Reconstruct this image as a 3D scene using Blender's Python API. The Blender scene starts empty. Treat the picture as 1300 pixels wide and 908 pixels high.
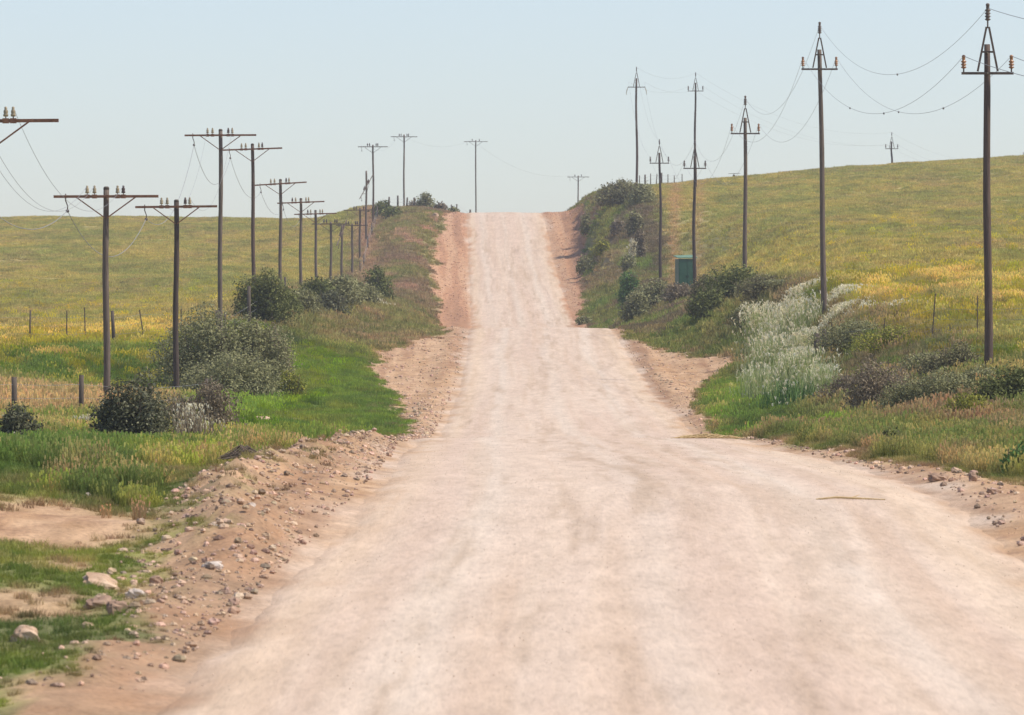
import bpy, math, random
import numpy as np
random.seed(7)
rng = np.random.default_rng(11)
F = 7222.0            # focal length in pixels of a 1300 px wide frame (200 mm lens)
H0 = 557.0            # row of eye level
sc = bpy.context.scene
col = sc.collection

# ------------------------------------------------------------------ helpers
def tag(o, label=None, cat=None, group=None, kind=None):
    if label: o['label'] = label
    if cat: o['category'] = cat
    if group: o['group'] = group
    if kind: o['kind'] = kind
    return o

def empty(name, loc):
    o = bpy.data.objects.new(name, None); o.location = loc; o.empty_display_size = .3
    col.objects.link(o); return o

class MB:
    def __init__(s): s.v = []; s.f = []
    def add(s, vs, fs):
        n = len(s.v); s.v += [tuple(p) for p in vs]; s.f += [tuple(i + n for i in f) for f in fs]
    def box(s, c, size, rot=None):
        hx, hy, hz = size[0]/2, size[1]/2, size[2]/2
        vs = []
        for dx, dy, dz in ((-1,-1,-1),(1,-1,-1),(1,1,-1),(-1,1,-1),(-1,-1,1),(1,-1,1),(1,1,1),(-1,1,1)):
            p = np.array([dx*hx, dy*hy, dz*hz])
            if rot is not None: p = rot @ p
            vs.append((c[0]+p[0], c[1]+p[1], c[2]+p[2]))
        s.add(vs, [(0,3,2,1),(4,5,6,7),(0,1,5,4),(1,2,6,5),(2,3,7,6),(3,0,4,7)])
    def bar(s, a, b, w, t):
        a = np.array(a, float); b = np.array(b, float); d = b - a; L = np.linalg.norm(d); d /= L
        up = np.array([0, 1, 0]) if abs(d[1]) < .9 else np.array([0, 0, 1])
        x = np.cross(d, up); x /= np.linalg.norm(x); y = np.cross(x, d)
        R = np.stack([x, y, d], 1)
        s.box((a + b)/2, (w, t, L), R)
    def tube(s, pts, rads, n=8, cap=True):
        pts = [np.array(p, float) for p in pts]; base = len(s.v)
        if not hasattr(rads, '__len__'): rads = [rads]*len(pts)
        ref = None
        for i, p in enumerate(pts):
            d = pts[min(i+1, len(pts)-1)] - pts[max(i-1, 0)]; d = d/(np.linalg.norm(d)+1e-9)
            up = np.array([0., 1., 0.]) if abs(d[1]) < .8 else np.array([1., 0., 0.])
            if ref is not None:
                x = ref - d*np.dot(ref, d)
            else: x = np.cross(d, up)
            x /= np.linalg.norm(x); ref = x; y = np.cross(d, x)
            for k in range(n):
                a = 2*math.pi*k/n
                s.v.append(tuple(p + rads[i]*(math.cos(a)*x + math.sin(a)*y)))
        for i in range(len(pts)-1):
            for k in range(n):
                a = base+i*n+k; b = base+i*n+(k+1) % n
                s.f.append((a, b, b+n, a+n))
        if cap:
            s.f.append(tuple(base+k for k in range(n))[::-1]); s.f.append(tuple(base+(len(pts)-1)*n+k for k in range(n)))
    def lathe(s, c, prof, n=12):      # prof (r, z)
        s.tube([(c[0], c[1], c[2]+z) for r, z in prof], [max(r, .001) for r, z in prof], n)
    def build(s, name, m, parent=None, smooth=False):
        me = bpy.data.meshes.new(name); me.from_pydata(s.v, [], s.f); me.update()
        if smooth: me.polygons.foreach_set('use_smooth', [True]*len(me.polygons))
        me.materials.append(m)
        o = bpy.data.objects.new(name, me); col.objects.link(o)
        if parent is not None: o.parent = parent
        return o

def np_mesh(name, verts, quads, m, colors=None, smooth=True, parent=None, link=True):
    me = bpy.data.meshes.new(name)
    nv = len(verts); k = quads.shape[1]; nf = len(quads)
    me.vertices.add(nv); me.vertices.foreach_set('co', np.ascontiguousarray(verts, np.float32).ravel())
    me.loops.add(nf*k); me.loops.foreach_set('vertex_index', np.ascontiguousarray(quads, np.int32).ravel())
    me.polygons.add(nf); me.polygons.foreach_set('loop_start', np.arange(0, nf*k, k, dtype=np.int32))
    me.update(calc_edges=True)
    if smooth: me.polygons.foreach_set('use_smooth', np.ones(nf, bool))
    if colors is not None:
        a = me.attributes.new('col', 'FLOAT_COLOR', 'POINT')
        c4 = np.ones((nv, 4), np.float32); c4[:, :3] = colors; a.data.foreach_set('color', c4.ravel())
    if m: me.materials.append(m)
    o = bpy.data.objects.new(name, me)
    if link: col.objects.link(o)
    if parent is not None: o.parent = parent
    return o

# value noise -------------------------------------------------------
_T = np.random.default_rng(5).random((256, 256))
def vnoise(x, y):
    xi = np.floor(x).astype(int); yi = np.floor(y).astype(int); fx = x-xi; fy = y-yi
    fx = fx*fx*(3-2*fx); fy = fy*fy*(3-2*fy)
    g = lambda a, b: _T[a & 255, b & 255]
    return (g(xi, yi)*(1-fx)+g(xi+1, yi)*fx)*(1-fy)+(g(xi, yi+1)*(1-fx)+g(xi+1, yi+1)*fx)*fy
def fbm(x, y, o=4, off=0.):
    s = 0; a = 1; t = 0
    for i in range(o):
        s = s + a*vnoise(x*2**i+17.3*i+off, y*2**i+5.1*i+off*1.7); t += a; a *= .55
    return s/t                         # 0..1, mean .5
def sst(a, b, x):
    t = np.clip((x-a)/(b-a), 0, 1); return t*t*(3-2*t)

# ------------------------------------------------------------------ terrain
def pchip(xk, yk, x):
    xk = np.array(xk, float); yk = np.array(yk, float); h = np.diff(xk); d = np.diff(yk)/h
    m = np.zeros(len(xk)); m[0] = d[0]; m[-1] = d[-1]
    for i in range(1, len(xk)-1):
        if d[i-1]*d[i] > 0:
            w1 = 2*h[i]+h[i-1]; w2 = h[i]+2*h[i-1]; m[i] = (w1+w2)/(w1/d[i-1]+w2/d[i])
    x = np.clip(x, xk[0], xk[-1]); i = np.clip(np.searchsorted(xk, x)-1, 0, len(h)-1)
    t = (x-xk[i])/h[i]; t2 = t*t; t3 = t2*t
    return (2*t3-3*t2+1)*yk[i]+(t3-2*t2+t)*h[i]*m[i]+(-2*t3+3*t2)*yk[i+1]+(t3-t2)*h[i]*m[i+1]

D = lambda s: [tuple(float(q) for q in p.split(':')) for p in s.split()]
ROAD = D('0:-2.4 20:-2.35 30:-2.15 47:-1.70 62:-1.23 78:-.68 100:-.36 120:-.12 135:.03 150:-.05 165:.1 190:.84 218:1.72 250:3.1 289:5.08 300:5.7 308:6.0 330:6.1 360:6.55 390:7.4 413:8.3 450:10.9 500:15.0 540:19.3 560:21.4 578:22.8 600:23.8 640:24.3 750:24 1000:14 2600:-10')
CEN = D('0:1.2 47:1.4 78:1.9 131:1.6 218:1.72 289:1.6 413:.86 500:0 578:-.8 700:-3 1000:-20 2600:-300')
EL = D('0:4.6 40:4.7 50:4.9 62:5.4 78:6.2 92:6.0 110:5.4 131:4.45 150:4.5 195:5.3 230:6.8 250:7.5 262:8 275:6.9 300:5.2 330:6.3 413:6.3 500:6.8 578:5.9 700:5 2600:5')
ER = D('0:7 50:7 70:6.2 78:5.2 90:4.7 100:4.35 131:4.25 180:4.4 200:4.8 235:6.1 247:7.6 255:7.6 264:6.2 289:4.5 413:4.4 440:4.7 500:6.4 540:7.4 578:7.5 640:6 2600:6')
def tab(T, y): return pchip([a for a, b in T], [b for a, b in T], y)
KN = [-300, -120, -60, -22, -14, -9, -6.5, -4.3, 0, 4.3, 6.5, 9, 12.5, 20, 40, 60, 120, 300]
near = '0:-2.3 30:-2.0 47:-1.5 62:-1.0 78:%s 100:%s 120:%s 131:%s '
P = {}
P[-22] = D('0:-2.2 30:-1.9 47:-1.4 62:-.85 78:-.2 100:-.1 131:.15 149:.4 163:.9 208:2.25 240:3.9 280:5.5 330:7.4 400:10.6 500:16 600:22 650:24.7 700:26.8 760:27.4 900:24 2600:0')
P[-60] = D('0:-2 30:-1.7 47:-1.2 78:0 131:.3 163:1 208:2.3 240:3.8 280:5.4 330:7.3 400:10.5 500:15.9 600:22 650:24.7 700:26.9 760:27.6 900:25 2600:0')
P[-120] = [(a, b+1) for a, b in P[-60]]
P[-300] = [(a, b+1) for a, b in P[-60]]
P[-14] = D('0:-2.25 30:-2 47:-1.45 62:-.95 78:-.35 100:-.3 131:.1 149:.35 163:.84 208:1.3 241:4.1 285:6.5 330:8.6 350:9.3 433:11.6 480:14 520:17.4 570:21.5 600:24 620:25.2 656:26.3 700:26 760:25.5 900:22 2600:-2')
P[-9] = D('0:-2.3 30:-2.1 47:-1.6 62:-1.05 78:-.5 100:-.4 131:0 149:.1 163:.2 190:.9 208:1.4 241:2.9 285:5.2 330:7.6 413:9.8 450:12.5 500:16.5 540:20.5 578:23.3 600:24.4 640:24.8 750:24.5 900:21 2600:-4')
P[-6.5] = D('0:-2.4 30:-2.2 47:-1.68 62:-1.15 78:-.66 100:-.5 131:-.12 149:.0 165:.05 190:.75 218:1.7 250:3.1 285:4.9 330:6.7 360:7.3 413:8.6 450:11.4 500:15.4 540:19.7 578:23.0 600:23.9 640:24.4 750:24 900:20 2600:-6')
P[6.5] = D('0:-2.4 30:-2.15 47:-1.7 62:-1.23 78:-.7 100:-.38 131:.0 149:.05 165:.15 190:.9 218:1.75 250:3.15 289:5.4 308:6.3 330:6.6 373:7.6 413:8.7 450:11.6 500:15.6 540:19.7 560:21.6 578:22.9 600:23.8 640:24.4 750:24 1000:14 2600:-10')
P[9] = D('0:-2.3 30:-2 47:-1.55 62:-1.05 78:-.5 100:-.2 131:.25 159:.9 190:1.5 218:2.3 235:3.0 250:3.7 289:6.7 330:7.7 373:9.0 413:10.2 442:12.1 450:13 500:19.3 520:21.4 540:22.8 560:23.9 578:24.6 600:25 640:25.4 750:24.5 1000:15 2600:-9')
P[12.5] = D('0:-2.2 30:-1.9 47:-1.4 62:-.8 78:-.3 100:.2 131:1.0 159:1.9 190:3.2 235:5.9 293:8.5 330:9.2 373:9.9 413:11.1 442:12.6 470:16.3 500:20.4 520:22.2 540:23.6 560:24.8 600:26.4 640:27 750:25.5 1000:16 2600:-8')
P[20] = D('0:-2 47:-1.2 78:.1 131:1.5 159:2.6 190:3.9 235:6.3 289:9.2 350:12.2 413:15.4 500:20.5 540:23.3 578:25.4 600:26.8 640:28.1 700:28.4 800:27 1000:20 2600:-5')
P[40] = D('0:-1.8 47:-.8 78:.5 131:1.9 159:2.9 235:6.5 289:9.6 350:12.8 413:16.4 500:21.9 578:27.3 600:28.5 640:30.2 700:31 800:29 1000:22 2600:-3')
P[60] = D('0:-1.6 47:-.6 78:.7 131:2.1 159:3.1 235:6.7 289:9.9 350:13.2 413:17 500:22.8 578:28.6 600:29.8 640:31.6 700:32.6 800:31 1000:25 2600:0')
P[120] = [(a, b+1.5) for a, b in P[60]]
P[300] = [(a, b+2.5) for a, b in P[60]]
P[0] = ROAD
P[-4.3] = [(a, b-.04) for a, b in ROAD]
P[4.3] = [(a, b-.04) for a, b in ROAD]
YS = np.concatenate([np.arange(0, 720, 1.0), np.arange(720, 2601, 10.0)])
KT = np.array([tab(P[k], YS) for k in KN])            # knots x YS
KNA = np.array(KN, float)
def cx(y): return tab(CEN, y)
UG = np.concatenate([-np.geomspace(300, 24, 30), np.arange(-23.75, 24, .25), np.geomspace(24, 300, 30)])
# lateral smooth interpolation pre-tabulated on UG x YS
_m = np.zeros_like(KT)
_h = np.diff(KNA)[:, None]; _d = np.diff(KT, axis=0)/_h
for i in range(1, len(KN)-1):
    a, b = _d[i-1], _d[i]; w1 = 2*_h[i]+_h[i-1]; w2 = _h[i]+2*_h[i-1]
    ok = a*b > 0
    _m[i] = np.where(ok, (w1+w2)/(w1/np.where(ok, a, 1)+w2/np.where(ok, b, 1)), 0)
_i = np.clip(np.searchsorted(KNA, UG)-1, 0, len(KN)-2)
_t = ((UG-KNA[_i])/np.diff(KNA)[_i])[:, None]; _hh = np.diff(KNA)[_i][:, None]
ZT = (2*_t**3-3*_t**2+1)*KT[_i]+(_t**3-2*_t**2+_t)*_hh*_m[_i]+(-2*_t**3+3*_t**2)*KT[_i+1]+(_t**3-_t**2)*_hh*_m[_i+1]
def edges(x, y):
    u = x-cx(y)
    rg = (fbm(x*.35, y*.12, 3, 3.)-.5)*1.6+(fbm(x*1.6, y*.6, 3, 9.)-.5)*1.0
    return u, -u-tab(EL, y)+rg, u-tab(ER, y)+rg*.8     # >0 means beyond the dirt (grass side)
def height(x, y, micro=True):
    x = np.asarray(x, float); y = np.asarray(y, float); sh = np.broadcast(x, y).shape
    x, y = [np.ascontiguousarray(np.broadcast_to(a, sh)).ravel() for a in (x, y)]
    u = x-cx(y)
    iu = np.clip(np.searchsorted(UG, u)-1, 0, len(UG)-2); fu = np.clip((u-UG[iu])/(UG[iu+1]-UG[iu]), 0, 1)
    iy = np.clip(np.searchsorted(YS, y)-1, 0, len(YS)-2); fy = np.clip((y-YS[iy])/(YS[iy+1]-YS[iy]), 0, 1)
    z = (ZT[iu, iy]*(1-fu)+ZT[iu+1, iy]*fu)*(1-fy)+(ZT[iu, iy+1]*(1-fu)+ZT[iu+1, iy+1]*fu)*fy
    off = sst(4.2, 7, np.abs(u))
    z = z+off*((fbm(x*.09, y*.05, 3, 1.)-.5)*.7*sst(100, 300, y)+(fbm(x*.4, y*.25, 3, 2.)-.5)*.28)
    if micro:
        # graded windrow of gravel along the left edge and a smaller one on the right
        r1 = np.exp(-((u+tab(EL, y)-.55)/.55)**2)*sst(56, 66, y)*(1-sst(108, 130, y))
        r2 = np.exp(-((np.abs(u)-4.65)/.4)**2)*.10
        lump = fbm(x*2.2, y*1.1, 5, 6.)*.75+fbm(x*7, y*4, 3, 7.)*.25
        z = z+r1*(.12+.5*lump**1.5)+r2*(.4+lump)+sst(4.2, 5.2, np.abs(u))*(lump-.5)*.22
        # washed-out cut bank beside the far crest, right
        z = z+sst(5.2, 7.5, u)*(1-sst(7.5, 9, u))*sst(440, 480, y)*(1-sst(560, 590, y))*(fbm(x*.8, y*.4, 4, 8.)-.4)*2.4
    return z.reshape(sh)
def Z(x, y): return float(height(np.array([x]), np.array([y]))[0])
def X(px, y): return (px-650.)*y/F
def ZR(row, y): return (H0-row)*y/F

# ------------------------------------------------------------------ surface colours (albedo of what grows there)
def mix(a, b, t):
    t = np.asarray(t)[..., None]; return a*(1-t)+np.asarray(b)*t
GB = np.array([1.38, 1.24, 1.2])
def colour(x, y, dirt_only=False, soil=False):
    u, gl, gr = edges(x, y)
    px = 650+x/np.maximum(y, 1)*F
    n1 = fbm(x*.5, y*.12, 4, 21.); n2 = fbm(x*1.3, y*.5, 4, 31.); n3 = fbm(x*.12, y*.03, 3, 41.); n4 = fbm(x*3, y*1.5, 3, 51.)
    nb = fbm(x*.28, y*.05, 4, 61.)
    left = u < 0
    # right / left field
    field = mix(np.array([.315, .285, .078])+0*x[..., None], [.235, .245, .068], sst(.42, .62, n3*.55+n2*.45))
    field = mix(field, [.33, .28, .095], sst(.53, .66, n1)*.6)
    field = mix(field, [.29, .225, .105], sst(.58, .72, nb)*.4)
    field = mix(field, [.18, .19, .06], sst(.57, .68, fbm(x*.5, y*.08, 3, 71.))*.6)
    ylw = np.where(left, sst(228, 242, y)*(1-sst(270, 330, y)), sst(175, 200, y)*(1-sst(250, 330, y)))
    field = mix(field, [.33, .285, .07], ylw*.30*sst(.35, .6, n2))
    # left verge
    vg = mix(np.array([.135, .185, .035])+0*x[..., None], [.21, .25, .045], sst(.45, .6, n2))
    vg = mix(vg, [.075, .115, .035], sst(.5, .65, n1)*.7)
    vg = mix(vg, [.34, .27, .12], sst(.50, .60, nb*.5+n4*.5)*.65)
    lush = sst(120, 140, y)*(1-sst(245, 262, y))*sst(4, 4.8, -u)*(1-sst(10.5, 12.5, -u+(n1-.5)*3))
    vg_l = mix(vg, mix(np.array([.19, .275, .038])+0*x[..., None], [.125, .20, .033], sst(.45, .6, n2)), lush)
    vg_l = mix(vg_l, [.25, .26, .05], lush*sst(.5, .62, n1)*.5)
    tan = sst(138, 150, y)*(1-sst(190, 204, y))*(1-sst(195, 240, px))*sst(9.8, 11.5, -u+(n1-.5)*3)
    vg_l = mix(vg_l, mix(np.array([.33, .27, .125])+0*x[..., None], [.24, .21, .085], sst(.4, .6, n2)), tan*.9)
    strip = sst(200, 214, y)*(1-sst(232, 244, y))*sst(11, 13, -u)
    vg_l = mix(vg_l, mix(np.array([.11, .17, .03])+0*x[..., None], [.27, .27, .04], sst(.5, .6, n2)), strip)
    nd = sst(60, 75, y)*(1-sst(110, 122, y))*sst(7.5, 9, -u)
    vg_l = mix(vg_l, [.085, .15, .03], nd*.7)
    # left bank climbing to the crest : olive, tan and purplish brown
    bl = mix(np.array([.245, .235, .085])+0*x[..., None], [.31, .24, .12], sst(.45, .62, n1))
    bl = mix(bl, [.16, .185, .055], sst(.5, .62, n2)*.7)
    bl = mix(bl, [.25, .18, .115], sst(.5, .64, nb)*.8*sst(400, 450, y))
    bl = mix(bl, [.42, .28, .18], sst(.66, .74, fbm(x*.6, y*.1, 3, 81.))*.9*sst(400, 470, y))
    far_l = sst(250, 268, y)
    L = mix(vg_l, bl, far_l)
    fb = np.interp(y, [0, 200, 235, 300, 420, 560, 700], [60, 18, 16, 15.5, 15, 14.5, 14.0])
    fmask = sst(-.8, .8, -u-fb+(n1-.5)*2)*sst(225, 240, y)
    field = field*1.24
    L = mix(L, field, fmask)
    tr = np.exp(-((px-468)/11)**2)*sst(430, 450, y)*(1-sst(600, 640, y))
    L = mix(L, [.40, .27, .17], tr*.75)
    # right verge
    R = mix(np.array([.125, .165, .04])+0*x[..., None], [.19, .20, .055], sst(.42, .6, n2))
    dipg = sst(135, 150, y)*(1-sst(225, 245, y))*(1-sst(7, 8.5, u+(n1-.5)*3))
    R = mix(R, [.24, .19, .11], sst(.42, .58, nb*.5+n2*.5)*sst(7, 9, u)*.7)
    R = mix(R, mix(np.array([.15, .24, .03])+0*x[..., None], [.10, .17, .03], sst(.45, .6, n1)), dipg*.8)
    R = mix(R, [.255, .185, .095], sst(.47, .62, n1*.6+nb*.4)*.8*(1-sst(132, 160, y)))
    bankr = sst(250, 300, y)
    br = mix(np.array([.20, .215, .06])+0*x[..., None], [.15, .205, .045], sst(.45, .6, n1))
    br = mix(br, [.26, .20, .11], sst(.52, .66, nb)*.7)
    br = mix(br, [.15, .11, .08], sst(.52, .64, fbm(x*.5, y*.09, 3, 91.))*.75)
    R = mix(R, br, bankr)
    fr = np.interp(y, [0, 120, 160, 235, 300, 442, 520, 640], [60, 22, 14, 12.2, 12.4, 12.2, 13.3, 14.5])
    fmr = sst(-.8, .8, u-fr+(n1-.5)*2)*sst(120, 170, y)
    R = mix(R, field, fmr)
    trr = (np.exp(-((px-857)/7)**2)+.7*np.exp(-((px-887)/7)**2))*sst(395, 420, y)*(1-sst(610, 640, y))
    R = mix(R, [.43, .29, .15], np.clip(trr, 0, 1)*.75)
    G = np.where(left[..., None], L, R)
    # dirt
    dirt = mix(np.array([.50, .34, .205])+0*x[..., None], [.58, .42, .275], sst(.4, .6, n2))
    dirt = mix(dirt, [.33, .21, .135], sst(.55, .7, n4)*.7)
    dirt = mix(dirt, [.49, .285, .175], sst(300, 420, y)*.85)
    rut = fbm(u*1.6+(fbm(y*.02, y*0., 2)-.5)*2, y*.015, 3, 141.); dirt = mix(dirt, [.36, .22, .14], sst(.52, .64, rut)*.55); dirt = mix(dirt, [.60, .44, .30], sst(.48, .36, rut)*.4)
    dirt = mix(dirt, [.52, .30, .14], sst(.5, .6, n1)*sst(6, 7.5, u)*sst(440, 480, y)*.8)
    g = np.where(left, gl, gr)
    gm = sst(-.15, .25, g)
    patch = sst(.0, .5, 1-np.hypot((x+5.6)/1.9, (y-66)/5.5)+(n2-.5)*.9)         # bare patch far left, near
    patch = np.maximum(patch, sst(0, .5, 1-np.hypot((x+4.5)/1.2, (y-52)/3)+(n2-.5)*1.6)*.8)
    patch = np.maximum(patch, sst(0, .4, 1-np.hypot((x-8.7)/1.6, (y-250)/9)+(n2-.5)*.5))
    patch = np.maximum(patch, sst(.62, .72, n4*.5+n2*.5)*sst(2.2, .5, g)*.8)
    weed = sst(.50, .62, n2)*sst(-2.0, -.3, g)*(1-gm)*sst(38, 45, y)*(1-sst(125, 170, y))*left*sst(4.5, 5.1, -u)
    gm2 = np.clip(gm*(1-patch)+weed*.75, 0, 1)
    spk = fbm(x*1.1, y*.35, 4, 131.)
    G = mix(G, [.36, .30, .12], sst(.60, .72, spk)*.5*(1-lush*left)*(1-sst(300, 400, y)*.7)*(1-.9*np.where(left, fmask, fmr)))
    G = np.clip(G*GB, 0, .8)
    dirt = dirt*np.array([.82, .735, .66])
    rdg = np.exp(-((u+tab(EL, y)-.7)/.9)**2)*(1-sst(115, 140, y))
    dirt = mix(dirt, [.30, .195, .115], rdg*sst(.36, .58, n4*.5+n2*.5)*.8)
    if dirt_only: return dirt
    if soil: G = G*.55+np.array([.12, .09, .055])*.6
    return mix(dirt, G, gm2), gm2
def road_colour(x, y):
    u = x-cx(y)
    w = (fbm(y*.02, y*0+3., 3)-.5)*1.0
    s = fbm(u*1.3+w*2, y*.012, 4, 13.); f = fbm(u*2.2, y*.09, 4, 23.); b = fbm(u*.45, y*.02, 3, 33.)
    c = np.array([.64, .50, .41])+0*x[..., None]
    c = mix(c, [.675, .545, .45], sst(.42, .6, s)*.9)
    c = mix(c, [.60, .465, .375], sst(.5, .64, b)*.45)
    lane = .8*np.exp(-((u+.1+w)/.28)**2)+np.exp(-((u-1.9+w)/.3)**2)+np.exp(-((u+2.2+w)/.3)**2)
    c = mix(c, [.675, .585, .505], np.clip(lane, 0, 1)*.6)
    c = mix(c, [.52, .395, .30], sst(.56, .70, f)*.5*sst(.4, .6, b+.08))
    cream = np.exp(-((np.abs(u)+(s-.5)*.6-3.4)/.4)**2)
    c = mix(c, [.70, .54, .39], cream*.5)
    mk = sst(.58, .70, fbm(u*4, y*.12, 4, 43.))*sst(.42, .6, fbm(u*.9, y*.02, 3, 44.))
    c = mix(c, [.44, .325, .235], mk*.45)
    st = fbm(u*3.2+w*3, y*.02, 3, 53.); c = mix(c, [.59, .44, .33], sst(.54, .66, st)*.36)
    st = fbm(u*7+w*6, y*.04, 3, 54.); c = mix(c, [.70, .575, .47], sst(.56, .68, st)*.3)
    gr_ = fbm(u*8, y*.8, 3, 55.); c = c*(1+(gr_-.5)*.22)[..., None]
    return c*np.array([.825, .795, .735])
def spill(x, y):
    u = x-cx(y); far = sst(250, 400, y)
    e = np.abs(u)+(fbm(x*1.8, y*.3, 4, 23.)-.5)*1.4+(fbm(x*.6, y*.05, 3, 46.)-.5)*.9+(fbm(y*.03, u*.0, 3, 45.)-.5)*1.2*far
    return 1-sst(3.35-.15*far, 4.35-.2*far, e)          # 1 on packed pale gravel, 0 on loose shoulder
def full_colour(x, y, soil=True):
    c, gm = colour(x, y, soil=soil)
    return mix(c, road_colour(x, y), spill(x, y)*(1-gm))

# ------------------------------------------------------------------ materials
def mat(name):
    m = bpy.data.materials.new(name); m.use_nodes = True
    nt = m.node_tree; b = nt.nodes['Principled BSDF']; return m, nt, b
def ramp(nt, fac, stops):
    r = nt.nodes.new('ShaderNodeValToRGB'); e = r.color_ramp.elements
    while len(e) < len(stops): e.new(.5)
    for el, (p, c) in zip(e, stops): el.position = p; el.color = (*c, 1)
    nt.links.new(fac, r.inputs[0]); return r.outputs[0]
def noise(nt, scale, detail=4, vec=None, rough=.6):
    n = nt.nodes.new('ShaderNodeTexNoise'); n.inputs['Scale'].default_value = scale; n.inputs['Detail'].default_value = detail
    n.inputs['Roughness'].default_value = rough
    if vec is not None: nt.links.new(vec, n.inputs['Vector'])
    return n.outputs['Fac']
def mul(nt, a, b, f=1.0, bt='MULTIPLY'):
    m = nt.nodes.new('ShaderNodeMix'); m.data_type = 'RGBA'; m.blend_type = bt; m.inputs[0].default_value = f
    nt.links.new(a, m.inputs[6]); nt.links.new(b, m.inputs[7]); return m.outputs[2]
def bump(nt, b, fac, strength, dist):
    n = nt.nodes.new('ShaderNodeBump'); n.inputs['Strength'].default_value = strength; n.inputs['Distance'].default_value = dist
    nt.links.new(fac, n.inputs['Height']); nt.links.new(n.outputs[0], b.inputs['Normal'])

def vcol_mat(name, spread, bscale, bdist, rough=.95, sy=.35):
    m, nt, b = mat(name)
    a = nt.nodes.new('ShaderNodeAttribute'); a.attribute_name = 'col'
    g = nt.nodes.new('ShaderNodeNewGeometry')
    mp = nt.nodes.new('ShaderNodeMapping'); mp.inputs['Scale'].default_value = (1, sy, 1); nt.links.new(g.outputs['Position'], mp.inputs[0])
    n = noise(nt, bscale, 6, mp.outputs[0], .7)
    lo, hi = 1-spread, 1+spread
    c = mul(nt, a.outputs['Color'], ramp(nt, n, [(.3, (lo, lo*.98, lo*.95)), (.7, (hi, hi, hi))]))
    n2 = noise(nt, bscale*6, 3, mp.outputs[0] if sy < .3 else g.outputs['Position'], .6)
    c = mul(nt, c, ramp(nt, n2, [(.32, (1-spread*1.3,)*3), (.5, (1, 1, 1)), (.72, (1+spread*.6,)*3)]))
    nt.links.new(c, b.inputs['Base Color']); b.inputs['Roughness'].default_value = rough
    b.inputs['Specular IOR Level'].default_value = .15
    bump(nt, b, n2, .6, bdist)
    return m
M_ground = vcol_mat('earth_and_turf', .22, 2.5, .03)
M_road = vcol_mat('pale_gravel_surface', .085, 2.4, .02, sy=.12)

def simple(name, c1, c2, scale=6, rough=.8, bdist=.004, spec=.3, stretch=None, metal=0):
    m, nt, b = mat(name)
    tc = nt.nodes.new('ShaderNodeTexCoord'); v = tc.outputs['Object']
    if stretch:
        mp = nt.nodes.new('ShaderNodeMapping'); mp.inputs['Scale'].default_value = stretch; nt.links.new(v, mp.inputs[0]); v = mp.outputs[0]
    n = noise(nt, scale, 6, v, .65)
    nt.links.new(ramp(nt, n, [(.32, c1), (.68, c2)]), b.inputs['Base Color'])
    b.inputs['Roughness'].default_value = rough; b.inputs['Specular IOR Level'].default_value = spec; b.inputs['Metallic'].default_value = metal
    if bdist: bump(nt, b, n, .6, bdist)
    return m
M_wood = simple('weathered_pole_wood', (.08, .06, .045), (.20, .155, .12), 5, .85, .006, .2, (7, 7, .35))
M_woodred = simple('reddish_pole_wood', (.06, .04, .032), (.15, .105, .08), 5, .85, .006, .2, (7, 7, .35))
M_wooddark = simple('creosoted_pole_wood', (.04, .028, .023), (.11, .08, .062), 5, .85, .006, .2, (7, 7, .35))
M_rust = simple('rusty_steel', (.13, .055, .028), (.29, .14, .075), 9, .75, .002, .3)
M_steel = simple('dull_brown_steel', (.075, .055, .045), (.17, .12, .085), 9, .7, .002, .3)
M_brownins = simple('brown_glazed_porcelain', (.22, .085, .025), (.42, .19, .06), 6, .25, 0, .5)
M_darkins = simple('dark_glazed_porcelain', (.05, .03, .022), (.10, .055, .035), 6, .3, 0, .5)
M_greyins = simple('grey_green_glass', (.24, .19, .11), (.42, .33, .19), 6, .25, 0, .5)
M_wire = simple('weathered_conductor', (.20, .20, .20), (.32, .31, .30), 30, .6, 0, .3)
M_fwood = simple('grey_fence_wood', (.05, .04, .03), (.14, .11, .085), 8, .9, .005, .2, (5, 5, .5))
M_twig = simple('twig_bark', (.10, .075, .055), (.24, .18, .13), 20, .9, 0, .2)
M_rock = simple('ochre_rock', (.33, .20, .12), (.62, .45, .31), 5, .95, .02, .2)
M_rockpale = simple('pale_quartz_rock', (.38, .29, .22), (.60, .52, .44), 5, .9, .015, .3)
M_rockdark = simple('brown_rock', (.20, .125, .085), (.42, .28, .19), 5, .95, .02, .2)
M_green = simple('faded_green_paint', (.012, .062, .034), (.028, .092, .052), 3, .45, .001, .4)
M_green_lit = simple('sunlit_tone_green_paint', (.09, .18, .10), (.17, .27, .16), 3, .5, .001, .4)  # lighter copy of the box green, sunlight put into the colour
M_dark = simple('dark_rubber', (.02, .03, .025), (.03, .04, .035), 3, .8, 0, .2)  # plain dark rubber for the door handles
M_litter = simple('pale_blue_plastic', (.42, .47, .55), (.65, .68, .72), 8, .5, 0, .4)

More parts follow.
